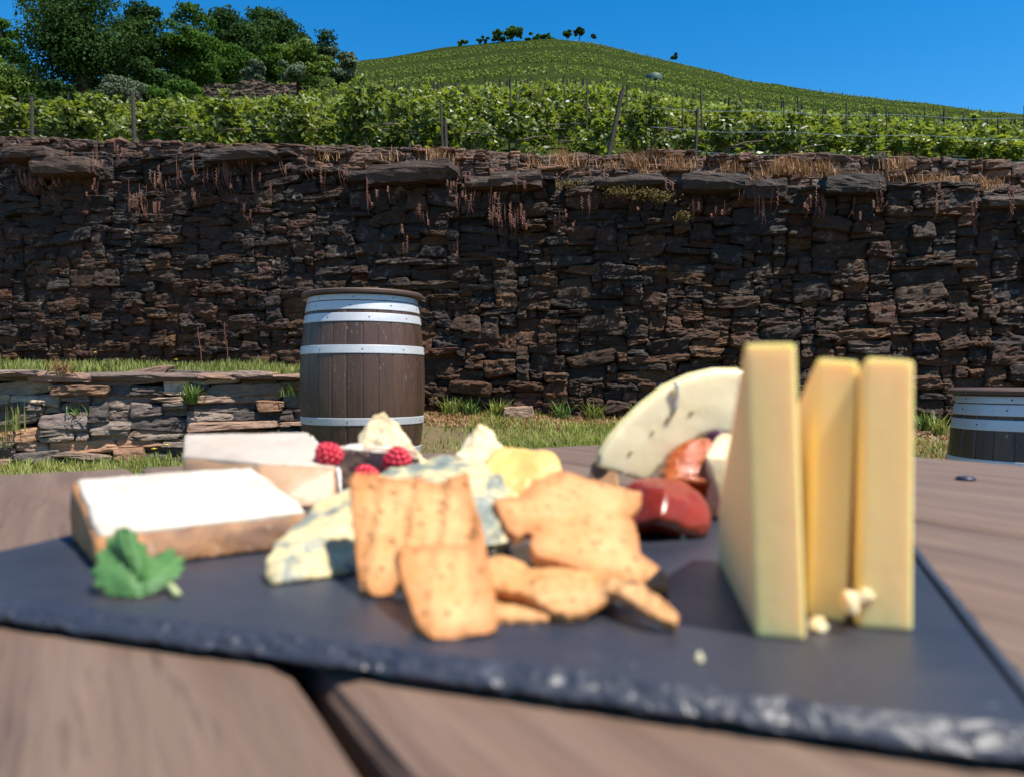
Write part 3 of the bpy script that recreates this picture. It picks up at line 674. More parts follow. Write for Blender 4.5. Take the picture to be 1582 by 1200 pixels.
tree('olive_tree', 448, 92, 132, 56, 150, M_treegrey, 'grey bush beside the light green bush on the slope', 13, 'olive tree', 3000, npuff=14, trunk=False)
tree('shrub', 512, 74, 132, 84, 200, M_treegrey, 'greyish shrub where the tree group meets the hill', 14, 'shrub', 3500, npuff=14, trunk=False)
tree('shrub', 530, 79, 104, 22, 260, M_treedark, 'tiny dark bush on the skyline right of the trees', 15, 'shrub', 1200, npuff=8, trunk=False)
tree('shrub', 250, 118, 185, 150, 50, M_treegreen, 'low dark green scrub under the bright green tree', 41, 'shrub', 7000, npuff=26, trunk=False, squash=.4)
tree('shrub', 228, 88, 170, 120, 62, M_treedark, 'dark undergrowth between the trunks of the near trees', 43, 'shrub', 8000, npuff=28, trunk=False, squash=.5)
tree('shrub', 100, 125, 185, 150, 52, M_treedark, 'low dark scrub under the largest tree', 42, 'shrub', 7000, npuff=26, trunk=False, squash=.4)
tree('hilltop_tree', 791, 38, 64, 30, 376, M_treegreen, 'taller green tree left of the hilltop', 16, nl=1500, npuff=14, ls=.9)
tree('hilltop_tree', 770, 46, 66, 26, 376, M_treegreen, 'lower green tree left beside the taller hilltop tree', 17, nl=1200, npuff=12, ls=.9)
tree('stone_pine', 895, 42, 57, 20, 372, M_treedark, 'small round dark pine standing alone on the hilltop', 18, nl=1500, npuff=14, ls=.8)
tree('hilltop_tree', 877, 44, 60, 16, 378, M_treegreen, 'small green tree just left of the round hilltop pine', 19, nl=900, npuff=9, ls=.8)
tree('shrub', 920, 52, 62, 15, 376, M_treedark, 'low dark bush right of the round hilltop pine', 20, 'shrub', 600, npuff=7, trunk=False, ls=.8)
tree('shrub', 1042, 80, 94, 16, 374, M_treedark, 'dark bush on the right slope of the skyline', 21, 'shrub', 600, npuff=7, trunk=False, ls=.8)
tree('shrub', 745, 57, 68, 28, 376, M_treegreen, 'low bush at the left end of the hilltop trees', 22, 'shrub', 700, npuff=9, trunk=False, ls=.8)
tree('shrub', 715, 60, 72, 18, 376, M_treegreen, 'tiny bush on the left skyline of the hill', 23, 'shrub', 400, npuff=7, trunk=False, ls=.8)
tree('shrub', 835, 51, 64, 70, 378, M_treegreen, 'long low scrub on the summit between the hilltop trees', 24, 'shrub', 2500, npuff=26, trunk=False, ls=.8, squash=.3)
tree('hedge', 768, 76, 88, 36, 330, M_treedark, 'long dark bush lying alone in the upper vineyard', 25, 'bush', 1800, npuff=18, trunk=False, ls=.8, squash=.3)
# bare bank between the vines at the left
bp = PT(315, 140, 100); 
bk, _ = stone_wall('terrace_bank', (bp[0], 100), 0, 12, lambda s: 0 * s + float(hill_z(bp[0], 100)) - 1, lambda s: CAMZ + (HZ - 127 + 4 * np.sin(s * .9 + 2)) * 100 / F + .0 * s, .8, .3, .12, 33, [(.075, .052, .036), (.095, .068, .046)], M_stone, depth=.15, relief=.05, thick=6)
tag(bk, 'bare brown terrace bank between the bushes and the vines', 'stone bank')
# small grey-green tank on the slope
mb = MB(); c = PT(1010, 122, 205); mb.lathe([(0.01, 0), (2.1, 0), (2.15, .1), (2.15, 1.5), (2.05, 1.62), (.8, 1.8), (.01, 1.85)], 20)
tag(mb.build('water_tank', m_simple('tank_green', (.05, .10, .075), .6), None, True, (c[0], 205, float(hill_z(c[0], 205)) - .5)), 'low grey-green tank among the vines on the right slope', 'tank')

# ------------------------------------------------------------------ grass and small plants
rng = np.random.default_rng(5)
def scatter_lawn(n):
    x = rng.uniform(-4.2, 5., n); y = 3.0 + 3.15 * rng.random(n) ** .9
    den = fbm(np.c_[x * 1.3, y * 1.3, 0 * x], 3, 40); wallY = WY + x * math.tan(WYAW)
    d = wallY - y
    keep = (d > .03) & (rng.random(n) < np.clip(.95 + den * 1.6 - .9 * sstep(.95, .25, d), .04, 1) * np.where(x > 2.2, .45, 1))
    lowY = lp_r[1] + (x - lp_r[0]) * math.tan(lyaw)
    keep &= ~((x < -1.1) & (y > lowY - .02))
    return x[keep], y[keep]
x, y = scatter_lawn(150000); h = rng.uniform(.025, .075, len(x)) * (1 + .4 * fbm(np.c_[x * 4, y * 4, 0 * x], 2, 6))
V, Fc, t = blades(np.c_[x, y, ground_z(x, y) - .01], h, .0035, rng, .7)
t = np.where(np.repeat(fbm(np.c_[x * 2.5, y * 2.5, 0 * x], 3, 41), 6) > .18, t * .5 + .5, t * .8)
tag(link('lawn_grass', mesh('lawn_grass', V, Fc, False, {'tint': t}), M_grass), 'short sunlit lawn grass at the foot of the walls', 'grass', kind='stuff')
n = 14000; x = rng.uniform(lp0[0], -1.0, n); y0 = lp_r[1] + (x - lp_r[0]) * math.tan(lyaw); y = y0 + .12 + (rng.random(n) ** 1.3) * 1.1
h = rng.uniform(.02, .07, n) * (1 + .7 * fbm(np.c_[x * 3, y * 3, 0 * x], 3, 16))
V, Fc, t = blades(np.c_[x, y, .84 + .10 * np.clip((y - y0) / 1.4, 0, 1)], h, .0035, rng, .45)
tag(link('terrace_grass', mesh('terrace_grass', V, Fc, False, {'tint': t}), M_grass), 'strip of taller grass growing on top of the low wall', 'grass', kind='stuff')
# dead litter and straw at the foot of the tall wall
n = 9000; x = rng.uniform(-.7, 4.6, n); y = WY + x * math.tan(WYAW) - rng.random(n) ** 1.2 * (.6 + .9 * (x > 2.2)); 
V, Fc, t = blades(np.c_[x, y, ground_z(x, y)], rng.uniform(.01, .03, n), .006, rng, 2.2)
tag(link('straw_litter', mesh('straw_litter', V, Fc, False, {'tint': t}), M_dry), 'brown dead straw and leaf litter at the foot of the tall wall', 'litter', kind='stuff')

def tuft(name, loc, n, h, wd, mat, label, cat, seed, lean=.6, group=None, spread=.03, lying=None):
    rg = np.random.default_rng(seed); n = max(n, 22); P = np.c_[rg.normal(0, spread, n), rg.normal(0, spread * .6, n), np.zeros(n)]
    V, Fc, t = blades(P, h * rg.uniform(.5, 1.1, n), wd, rg, lean)
    return tag(link(name, mesh(name, V, Fc, False, {'tint': t}), mat, None, loc), label, cat, group)
def onlow(px, py):
    Yc = 4.8
    for _ in range(5): x = (px - CX) * Yc / F; Yc = lp_r[1] + (x - lp_r[0]) * math.tan(lyaw)
    return ((px - CX) * Yc / F, Yc - .03, CAMZ - (py - HZ) * Yc / F)
tuft('weed_plant', onlow(300, 622), 60, .12, .006, M_weed, 'green leafy weed growing from the middle of the low wall', 'weed', 1, .95)
tuft('weed_plant', onlow(99, 580), 60, .09, .004, M_dry, 'grey-green wiry tuft on the coping of the low wall', 'weed', 2, 1.1)
tuft('weed_plant', onlow(448, 612), 14, .08, .003, M_weed, 'small sprig on the low wall close to the barrel', 'weed', 3, .9)
tuft('weed_plant', onlow(125, 640), 16, .06, .004, M_weed, 'tiny green sprout between the lower slabs of the low wall', 'weed', 4, .9)
for k, (px, py) in enumerate(((8, 690), (30, 665))): tuft('tall_grass_clump', onlow(px, py), 16, .20, .003, M_grass, ('thin tall grass stalks at the very left edge by the low wall', 'shorter grass stalks just right of the ones at the left edge')[k], 'grass clump', 50 + k, .25, 'grass stalks at the left foot of the low wall')
def floor_pt(px, py):
    Yc = 5.5
    for _ in range(30):
        z = float(ground_z((px - CX) * Yc / F, Yc)); Yn = (CAMZ - z) * F / (py - HZ); Yc = .7 * Yc + .3 * Yn
    Yc = min(Yc, 6.08 + (px - CX) * Yc / F * math.tan(WYAW)); return ((px - CX) * Yc / F, Yc, float(ground_z((px - CX) * Yc / F, Yc)))
for k, (px, py, lb) in enumerate(((695, 641, 'first green clump right of the barrel at the wall foot'), (728, 640, 'pale long-leaved clump left of the loose stone'), (770, 644, 'small clump touching the left side of the loose stone'), (868, 640, 'bright grass clump between the loose stone and the pear'), (918, 642, 'grass clump with a white flower near the pear'), (990, 642, 'grass clump just left of the pear stalk'), (1452, 672, 'grey-leaved clump on the brown mound at right'), (1432, 655, 'green clump at the wall foot right of the cheese sticks'))):
    tuft('grass_clump', floor_pt(px, py), 55, .15, .005, M_weed if k % 2 else M_grass, lb, 'grass clump', 60 + k, .9)
V, Fq = rock((0, 0, .02), (.22, .15, .11), 5); p = floor_pt(800, 641)
o = link('loose_stone', mesh('loose_stone', V, np.array(Fq), False, {'stone': np.tile([.30, .22, .17], (len(V), 1))}), M_slatewall, None, p); tag(o, 'single loose stone on the grass at the foot of the tall wall', 'stone')
# two dead stalks on the terrace grass
for k, (px, h, lb) in enumerate(((312, .27, 'bare dry stalk on the terrace, the left one of two'), (353, .30, 'knobbly dry stalk on the terrace, the right one of two'))):
    b = PT(px, 562, 5.6); mb = MB(); mb.tube([(0, 0, -.03), (-.01, 0, h * .4), (-.03, 0, h * .8), (-.03, 0, h)], [.004, .003, .003, .002], 5)
    if k:
        for j in range(9): mb.tube([(-.02, 0, h * (.4 + .06 * j)), (-.02 + (-1) ** j * .012, -.005, h * (.43 + .06 * j))], [.003, .004], 4)
    tag(mb.build('dry_stalk', M_spike, None, False, b), lb, 'dry stalk')
# yellow flowers
M_yellow = m_simple('yellow_petal', (.75, .55, .03), .6)
for k, (px, py, yd, lb) in enumerate(((143, 671, 4.62, 'yellow flower before the pitted slab of the low wall'), (205, 676, 4.66, 'yellow flower right of the pitted slab'), (238, 693, 4.5, 'lower yellow flower in the grass by the low wall'), (258, 687, 4.5, 'yellow flower in the grass near the beige cheese'), (147, 545, 5.4, 'pale flower in the terrace grass'), (272, 556, 5.4, 'tiny yellow flower in the terrace grass'))):
    p = PT(px, py, yd); e = empty('yellow_flower', (p[0], p[1], p[2] - .09), lb, 'flower')
    mb = MB(); mb.tube([(0, 0, -.02), (.004, 0, .05), (0, 0, .09)], .0015, 4); mb.build('stem', M_weed, e)
    mb = MB()
    for j in range(12):
        a = j * math.pi / 6; c_, s_ = math.cos(a), math.sin(a)
        mb.add([(0, 0, .088), (.012 * c_ - .004 * s_, .012 * s_ + .004 * c_, .094), (.018 * c_, .018 * s_, .092), (.012 * c_ + .004 * s_, .012 * s_ - .004 * c_, .094)], [(0, 1, 2, 3)])
    mb.lathe([(.001, .086), (.006, .09), (.004, .096), (.001, .098)], 8); mb.build('bloom', M_yellow, e)

# dry flower spikes hanging and standing on the wall face
def spike_clump(px, py, n, seed, hh=.16, wpx=20, label=''):
    rg = random.Random(seed); Yc = 6.2
    for _ in range(4): x = (px - CX) * Yc / F; Yc = WY + x * math.tan(WYAW) - .06
    b = PT(px, py, Yc); e = MB()
    for k in range(n):
        ox = rg.uniform(-wpx, wpx) * Yc / F; oz = rg.uniform(-.05, .05); h = hh * rg.choice((.4, .6, .8, 1.1, 1.3)) * rg.uniform(.8, 1.1); tw = rg.uniform(-.02, .02)
        y0 = -rg.uniform(0, .05)
        e.tube([(ox, y0 + .04, oz - .02), (ox + tw * .3, y0 - .01, oz + .01), (ox + tw, y0 - .015, oz + h * .5), (ox + tw * 1.3, y0 - .015, oz + h)], [.0018, .0018, .0034 if rg.random() < .4 else .0018, .001], 4)
        if rg.random() < .5:
            for j in range(int(8)):
                zz = oz + h * (.25 + .09 * j); sx = (-1) ** j * rg.uniform(.004, .011); e.tube([(ox + tw * .7, y0 - .015, zz), (ox + tw * .7 + sx, y0 - .02, zz - .008)], [.0025, .0045], 4)
    me = mesh('dry_spike_plant', e.v, e.f, False, {'tint': np.random.default_rng(seed).random(len(e.v)) * .3 + rg.random() * .6})
    return tag(link('dry_spike_plant', me, M_spike, None, b), label, 'dry plant', 'dry flower spikes on the tall wall')
sp_list = [(110, 245, 4, .18), (40, 285, 16, .1), (55, 292, 18, .09), (160, 250, 5, .2), (152, 265, 4, .2), (190, 240, 6, .1), (215, 325, 18, .17), (235, 330, 10, .15), (250, 290, 14, .14), (283, 285, 6, .18), (305, 270, 5, .12), (330, 285, 12, .17), (345, 283, 10, .18), (352, 290, 8, .18), (398, 290, 6, .2), (385, 340, 6, .1), (375, 262, 5, .14), (437, 270, 4, .1), (420, 300, 5, .1), (500, 285, 5, .12), (530, 275, 8, .09), (573, 320, 4, .22), (579, 315, 5, .1), (648, 340, 6, .18), (660, 350, 6, .12), (705, 300, 14, .1), (718, 325, 10, .15), (715, 290, 12, .1), (770, 345, 24, .16), (800, 350, 22, .15), (808, 290, 6, .1), (763, 320, 8, .12), (870, 345, 14, .09), (880, 300, 6, .08), (910, 275, 7, .18), (935, 285, 6, .1), (1075, 330, 4, .15), (1170, 330, 5, .3), (1182, 345, 5, .34), (1195, 320, 6, .2), (1260, 325, 9, .2), (1264, 335, 5, .12), (1318, 335, 4, .12), (1350, 290, 5, .1), (1357, 300, 4, .12), (1445, 310, 5, .14), (1500, 330, 5, .1), (1555, 340, 4, .24), (1505, 285, 5, .1), (625, 395, 3, .12), (703, 400, 6, .12), (620, 365, 4, .06), (980, 320, 4, .08), (1110, 335, 10, .1), (860, 300, 4, .14), (95, 290, 4, .06)]
for k, (px, py, n_, h) in enumerate(sp_list):
    odd = 1 + sum(1 for q in sp_list if (q[0], q[1]) < (px, py))
    where = 'left' if px < 440 else 'middle' if px < 900 else 'right'
    spike_clump(px, py, max(3, int(n_ * .8)), 300 + k, h * .9, 14 if n_ > 8 else 7, f'reddish dry flower spikes near the top of the tall wall, {ORD(odd)} clump from the left')
for k in range(14):
    rg = random.Random(k); px = 60 + k * 108 + rg.uniform(-30, 30); spike_clump(px, 262 + (px / 1582) * 45 + rg.uniform(-6, 40), 4, 500 + k, .09, 9, f'sparse dry stems in a joint of the tall wall, {ORD(k + 1)} sprig from the left')
# dry grass tufts along the upper wall
k = 0; TU = ((675, 240, 50, .14), (600, 240, 20, .14), (690, 250, 20, .12), (830, 248, 30, .16), (870, 245, 60, .17), (895, 250, 16, .12), (945, 252, 40, .12), (985, 250, 70, .18), (995, 262, 30, .1), (1040, 252, 50, .18), (1070, 250, 24, .1), (1190, 262, 50, .12), (1215, 258, 90, .16), (1245, 262, 80, .15), (1270, 256, 60, .12), (1290, 265, 60, .1), (1385, 252, 60, .14), (1360, 272, 30, .12), (1420, 275, 40, .12), (1480, 282, 60, .12), (1510, 285, 60, .1), (1530, 280, 50, .11), (1450, 270, 40, .1), (1130, 258, 40, .12), (505, 238, 14, .1), (1165, 268, 40, .1), (1320, 268, 30, .1))
for (px, py, n_, h) in TU:
    Yc = 6.9; 
    p = PT(px, py + 10, Yc)
    tuft('dry_grass_tuft', p, int(n_ * 1.4), h, .0035, M_dry, f'straw-coloured grass tuft on the ledge before the upper wall, {ORD(1 + sum(1 for q in TU if q[0] < px))} from the left', 'dry grass', 700 + k, .7, 'dry grass tufts on the upper ledge', .06); k += 1
# moss cushion on the wall top
mossP = []; rg = np.random.default_rng(8)
for (px, py, wx) in ((1000, 300, 34), (960, 296, 20), (1020, 306, 16), (880, 285, 16), (1055, 335, 8)):
    nn = 260; a = rg.normal(size=(nn, 3)); ym = 6.02 + PT(px, py, 6.03)[0] * math.tan(WYAW) * .97; b = np.array(PT(px, py, ym)); mossP.append(b + a * np.array([wx * 6.1 / F * .6, .03, .02]))
P = np.concatenate(mossP); V, Fc, t = leaf_cards(P, rg.normal(size=P.shape) + [0, -.5, 1], np.full(len(P), .016), rg, rg.random(len(P)))
tag(link('moss', mesh('moss', V, Fc, False, {'tint': t}), M_moss), 'brown-green moss hanging under the capstones of the tall wall', 'moss', kind='stuff')

# ------------------------------------------------------------------ barrels
def m_stave():
    t = NT('barrel_oak'); c = t.co((1, 1, .09)); n = t.noise(c, 60, 5, .7); n2 = t.noise(t.co((1, 1, .35)), 14, 4, .7); sv = t.attr('stave', 'Fac')
    colr = t.mix(n, (.015, .008, .006), (.11, .058, .036)); colr = t.mix(1, colr, t.mix(sv, (.75, .75, .75), (1.3, 1.25, 1.2)), 'MULTIPLY')
    flake = t.math('MULTIPLY', t.ramp(t.noise(t.co((1, 1, .3)), 60, 4, .8), [(.62, 0.), (.67, 1.)]), t.ramp(n2, [(.49, 0.), (.60, 1.)]))
    colr = t.mix(t.math('MULTIPLY', flake, .8), colr, (.45, .40, .34))
    return t.fin(colr, .42, t.bump(t.math('ADD', n, t.math('MULTIPLY', flake, 1.)), .5, .004), spec=.5)
def m_hoop():
    t = NT('galvanised_hoop'); n = t.noise(t.co((1, 1, 6)), 7, 5, .7); n2 = t.noise(t.co(), 55, 4, .8)
    colr = t.mix(t.ramp(n2, [(.55, 0.), (.75, .5)]), (.56, .56, .57), (.16, .12, .10))
    return t.fin(colr, t.ramp(n, [(.3, .38), (.7, .6)]), None, Metallic=.35)
M_stave = m_stave(); M_hoop = m_hoop(); M_lid = m_simple('barrel_lid_wood', (.075, .042, .030), .6, (.4, .004), .4, 25); M_dark = m_simple('dark_rivet', (.05, .04, .04), .6)
BH = .977
def brad(z):                      # outer radius along the barrel height
    q = (z / BH - .5) * 2; return .351 - .048 * abs(q) ** 1.9
def make_barrel(loc, rz, label):
    e = empty('wine_barrel', loc, label, 'barrel', None, rz)
    ns = 26; per = 10; zs = np.linspace(0, BH, 60); V = []; st = []
    rg = np.random.default_rng(4); sr = rg.random(ns)
    for z in zs:
        for j in range(ns * per):
            f = (j % per) / per; g = .0035 if f < .5 / per else 0
            r = brad(z) - g; a = 2 * math.pi * j / (ns * per); V.append((r * math.cos(a), r * math.sin(a), z)); st.append(sr[j // per])
    me = mesh('stave_body', V, np.r_[np.array([[k * ns * per + j, k * ns * per + (j + 1) % (ns * per), (k + 1) * ns * per + (j + 1) % (ns * per), (k + 1) * ns * per + j] for k in range(59) for j in range(ns * per)])], False, {'stave': np.array(st)})
    link('stave_body', me, M_stave, e)
    def hoop(zc, hh):
        mb = MB(); pr = []
        z0, z1 = zc - hh / 2, zc + hh / 2
        mb.lathe([(brad(z0) - .002, z0), (brad(z0) + .0025, z0), (brad(z0) + .0035, z0 + .003), (brad((z0 + z1) / 2) + .0035, zc), (brad(z1) + .0035, z1 - .003), (brad(z1) + .0025, z1), (brad(z1) - .002, z1)], 96, cap=False)
        h = mb.build('hoop', M_hoop, e, False)
        rv = MB()
        for q in range(9):
            a = q * .70 + zc * 17; r = brad(zc) + .003; c = Vector((r * math.cos(a), r * math.sin(a), zc)); d = Vector((math.cos(a), math.sin(a), 0))
            rv.tube([c, c + d * .0025], [.0045, .003], 6)
        rv.build('rivet', M_dark, h)
    px = 4.4 / F
    for zc, hh in ((BH - .018, .03), (BH - .062, .048), (BH - .126, .046), (BH - .297, .045), (.297, .04), (.126, .046), (.05, .05)): hoop(zc, hh)
    mb = MB(); L = .340
    mb.lathe([(.001, BH + .002), (L - .012, BH + .002), (L, BH + .007), (L + .001, BH + .020), (L - .006, BH + .027), (.001, BH + .028)], 96, cap=False); mb.build('lid', M_lid, e)
    return e
PXB = 4.4 / F
make_barrel(((561 - CX) * PXB, 4.4, CAMZ - (727 - HZ) * PXB), .3, 'dark wooden wine barrel with metal hoops and round lid left of centre')
make_barrel((2.336, 3.44, .79 - BH - .038), 2.2, 'shaded wine barrel with bluish hoops cut off by the right edge')

# ------------------------------------------------------------------ table
def m_plank():
    t = NT('weathered_plank'); c = t.co((1, .06, 1)); c3 = t.co((1, .25, 1)); n = t.noise(c, 55, 6, .7, .4); n2 = t.noise(c3, 6, 4, .6); n3 = t.noise(c, 170, 3, .7); oi = t.n('ShaderNodeObjectInfo')
    colr = t.mix(t.ramp(n, [(.25, 0.), (.75, 1.)]), (.085, .057, .040), (.190, .136, .100))
    colr = t.mix(t.ramp(n2, [(.3, 0.), (.75, .6)]), colr, (.17, .09, .06))
    colr = t.mix(t.ramp(n3, [(.60, 0.), (.68, .5)]), colr, (.05, .034, .027))
    return t.fin(colr, t.ramp(n, [(.3, .5), (.7, .72)]), t.bump(t.math('ADD', n, n3), .9, .002), spec=.35)
M_plank = m_plank()
tab = empty('wooden_table', (0, 0, 0), 'brown weathered plank table under the slate board', 'table')
pd = Vector((-.5, .866, 0)); pn = Vector((.866, .5, 0)); trot = Matrix.Rotation(R(30), 3, 'Z')     # planks run along pd
S1 = .612; S0 = -1.15
def plank(a, b, seed):
    bm = bmesh.new(); wd = b - a; L = S1 - S0; nx, ny = 10, 60
    V = []; rg = np.random.default_rng(seed)
    me_v = []; 
    prof = [(-wd / 2, -.03), (-wd / 2, -.005), (-wd / 2 + .0015, -.0015), (-wd / 2 + .005, 0)] + [(-wd / 2 + .005 + (wd - .01) * k / 12, 0) for k in range(1, 12)] + [(wd / 2 - .005, 0), (wd / 2 - .0015, -.0015), (wd / 2, -.005), (wd / 2, -.03)]
    prof = np.array(prof); m = len(prof); sy = np.linspace(-L / 2, L / 2, ny * 3)
    VV = np.zeros((len(sy), m, 3)); VV[:, :, 0] = prof[None, :, 0]; VV[:, :, 1] = sy[:, None]; VV[:, :, 2] = prof[None, :, 1]
    VV[:, :4, 0] += (.0022 * noise(np.c_[sy * 14, sy * 0, sy * 0 + seed], seed))[:, None]; VV[:, -4:, 0] += (.0022 * noise(np.c_[sy * 14, sy * 0 + 5, sy * 0 + seed], seed))[:, None]
    VV[-2:, :, 2] -= .0015; VV[:2, :, 2] -= .0015
    V = VV.reshape(-1, 3); Fc = grid_faces(m, len(sy)).tolist()
    Fc.append(list(range(m))[::-1]); Fc.append([(len(sy) - 1) * m + k for k in range(m)]); Fc.append([0, m * (len(sy) - 1), m * (len(sy) - 1) + m - 1, m - 1])
    V[:, 2] = np.where(V[:, 2] > -.01, V[:, 2] + 0, V[:, 2])
    o = link('plank', mesh('plank', V, [tuple(q) for q in Fc], False), M_plank, tab)
    c = pn * ((a + b) / 2) + pd * ((S0 + S1) / 2); o.location = (c.x, c.y, TZ); o.rotation_euler = (0, 0, R(30)); return o
g = .0034
for k, (a, b) in enumerate(((-.82, -.53), (-.52, -.245), (-.238, .0415), (.0415 + g, .322), (.3245, .597))): plank(a, b, k)
for s_ in (-.95, .3):
    mb = MB(); c = pn * -.11 + pd * s_; mb.box((c.x, c.y, TZ - .055), (1.36, .09, .048), trot); mb.build('batten', M_plank, tab)
for a in (-.72, .50):
    for s_ in (-.95, .3):
        mb = MB(); c = pn * a + pd * s_; mb.box((c.x, c.y, (TZ - .08 - .01) / 2), (.09, .09, TZ - .08 + .02), trot); mb.build('leg', M_plank, tab)
M_bolt = m_simple('bolt_iron', (.05, .05, .07), .4, Metallic=.7)
p = PG(1492, 741, TZ); mb = MB(); mb.lathe([(.001, 0), (.0052, 0), (.0058, .0012), (.0045, .0022), (.001, .0026)], 20, (p[0], p[1], TZ)); mb.build('bolt_head', M_bolt, tab)

# ------------------------------------------------------------------ slate board
def m_slate():
    t = NT('slate'); c = t.co(); n = t.noise(c, 25, 6, .65); n2 = t.noise(c, 160, 5, .75); n3 = t.noise(c, 90, 5, .85)
    colr = t.mix(n, (.015, .017, .026), (.036, .039, .052)); colr = t.mix(t.ramp(n3, [(.62, 0.), (.72, .45)]), colr, (.12, .13, .17))
    colr = t.mix(t.math('MULTIPLY', t.attr('chip', 'Fac'), t.ramp(n2, [(.58, 0.), (.72, .3)])), colr, (.10, .11, .15))
    return t.fin(colr, t.ramp(n, [(.3, .34), (.7, .5)]), t.bump(t.math('ADD', n, n2), .35, .0012), spec=.55)
M_slate = m_slate()
e1 = np.array((.33, .944)); e2 = np.array((.944, -.33))
a0, a1 = -.243, .0452; b0, b1 = .1345, .3655                       # extent along e2 and e1
def slate():
    # outline with chipped edges, rings from top to bottom
    per = []; N = 1400; L = [a1 - a0, b1 - b0]; tot = 2 * (L[0] + L[1])
    for k in range(N):
        d = k / N * tot
        if d < L[0]: per.append((a0 + d, b0, 0, -1))
        elif d < L[0] + L[1]: per.append((a1, b0 + d - L[0], 1, 0))
        elif d < 2 * L[0] + L[1]: per.append((a1 - (d - L[0] - L[1]), b1, 0, 1))
        else: per.append((a0, b1 - (d - 2 * L[0] - L[1]), -1, 0))
    per = np.array(per); s = np.arange(N) * tot / N
    ang = 2 * np.pi * np.arange(N) / N; cyc = np.c_[np.cos(ang), np.sin(ang)] * tot / 6.283
    rings = [(.0060, 0), (.0048, -.0004), (.0037, -.0010), (.0026, -.0017), (.0016, -.0025), (.0009, -.0033), (.0010, -.0040), (.0045, -.0046)]
    V = []; ch = []
    inset0 = .0018 * fbm(np.c_[cyc * 90, 0 * s], 4, 3, .6)
    for k, (ins, z) in enumerate(rings):
        j = ins + inset0 + (.0012 * fbm(np.c_[cyc * 300, 0 * s + k * 1.7], 3, 5) if 0 < k < 7 else 0)
        j = np.maximum(j, 0)
        A = np.clip(per[:, 0], a0 + j, a1 - j) if k == -1 else per[:, 0] - per[:, 2] * j; B = per[:, 1] - per[:, 3] * j
        A = np.clip(A, a0 + ins * .9, a1 - ins * .9); B = np.clip(B, b0 + ins * .9, b1 - ins * .9)
        zz = SZ + z + (.0006 * fbm(np.c_[cyc * 200, 0 * s + k], 3, 7) if 0 < k < 7 else 0)
        V.append(np.c_[A[:, None] * e2 + B[:, None] * e1, zz + 0 * s]); ch.append(np.full(N, 1. if k else 0.))
    V = np.concatenate(V); Fc = []
    for k in range(len(rings) - 1):
        i = np.arange(N); Fc += np.stack([k * N + i, (k + 1) * N + i, (k + 1) * N + (i + 1) % N, k * N + (i + 1) % N], 1).tolist()
    Fc.append(list(range(N))); Fc.append(list(range((len(rings) - 1) * N, len(rings) * N))[::-1])
    return mesh('slate_board', V, [tuple(q) for q in Fc], False, {'chip': np.concatenate(ch)})
sb = link('slate_board', slate(), M_slate); tag(sb, 'dark blue-grey slate serving board with chipped edges on the table', 'serving board')

for (u_, v_) in ((a0 + .02, b0 + .025), (a1 - .02, b0 + .025), (a0 + .02, b1 - .02), (a1 - .02, b1 - .02)):
    mb = MB(); q = u_ * e2 + v_ * e1; mb.lathe([(.004, 0), (.0045, .0003), (.0045, .0016)], 16, (q[0], q[1], TZ)); mb.build('foot', m_simple('rubber_foot', (.03, .03, .03), .7), sb)
# ------------------------------------------------------------------ food helpers
def voxel(me, vs, smooth=2):
    o = bpy.data.objects.new('tmp', me); col.objects.link(o)
    md = o.modifiers.new('r', 'REMESH'); md.mode = 'VOXEL'; md.voxel_size = vs
    if smooth: sm = o.modifiers.new('s', 'SMOOTH'); sm.factor = .5; sm.iterations = smooth
    dg = bpy.context.evaluated_depsgraph_get(); dg.update()
    out = bpy.data.meshes.new_from_object(o.evaluated_get(dg)); bpy.data.objects.remove(o); return out
def displace(me, layers, seed=0):
    n = len(me.vertices); co = np.zeros(n * 3, np.float32); me.vertices.foreach_get('co', co); co = co.reshape(-1, 3)
    no = np.zeros(n * 3, np.float32); me.vertices.foreach_get('normal', no); no = no.reshape(-1, 3)
    for k, (amp, fr, oc) in enumerate(layers): co = co + no * (amp * fbm(co * fr + seed * 7.3 + k, oc, seed + k))[:, None]
    return co
def hull(name, pts, mat, vs=.0011, layers=((.0012, 120, 3),), seed=0, smooth=2, parent=None, paint=None, flatbase=True):
    bm = bmesh.new()
    for p in pts: bm.verts.new(p)
    r = bmesh.ops.convex_hull(bm, input=bm.verts[:]); 
    bmesh.ops.delete(bm, geom=[v for v in bm.verts if not v.link_faces], context='VERTS')
    me = bpy.data.meshes.new('t'); bm.to_mesh(me); bm.free()
    out = voxel(me, vs, smooth); co = displace(out, layers, seed)
    if flatbase: co[:, 2] = np.maximum(co[:, 2], SZ + .0002)
    c = co.mean(0); c[2] = co[:, 2].min(); out.vertices.foreach_set('co', (co - c).astype(np.float32).ravel()); out.update()
    out.polygons.foreach_set('use_smooth', np.ones(len(out.polygons), bool)); out.name = name
    if paint is not None:
        v = paint(co); at = out.attributes.new('part', 'FLOAT', 'POINT'); at.data.foreach_set('value', v.astype(np.float32))
    return link(name, out, mat, parent, tuple(float(q) for q in c))
def T(px, py, Y, dz=0): p = PT(px, py, Y); return (p[0], p[1], p[2] + dz)
def B(px, py): return PG(px, py, SZ)
def m_food(name, a, b, scale=60, rough=.45, sss=.004, sssr=(1, .6, .3), bump=.3, **kw):
    t = NT(name); n = t.noise(t.co(), scale, 5, .6); n2 = t.noise(t.co(), scale * 5, 4, .7)
    return t.fin(t.mix(t.ramp(n, [(.3, 0.), (.7, 1.)]), a, b), rough, t.bump(t.math('ADD', n, n2), bump, .0008), (1 if sss else 0, sss or .001), sssr, **kw)
M_white = m_food('white_cheese', (.46, .39, .31), (.66, .59, .50), 55, .5, .003, (1, .9, .75))
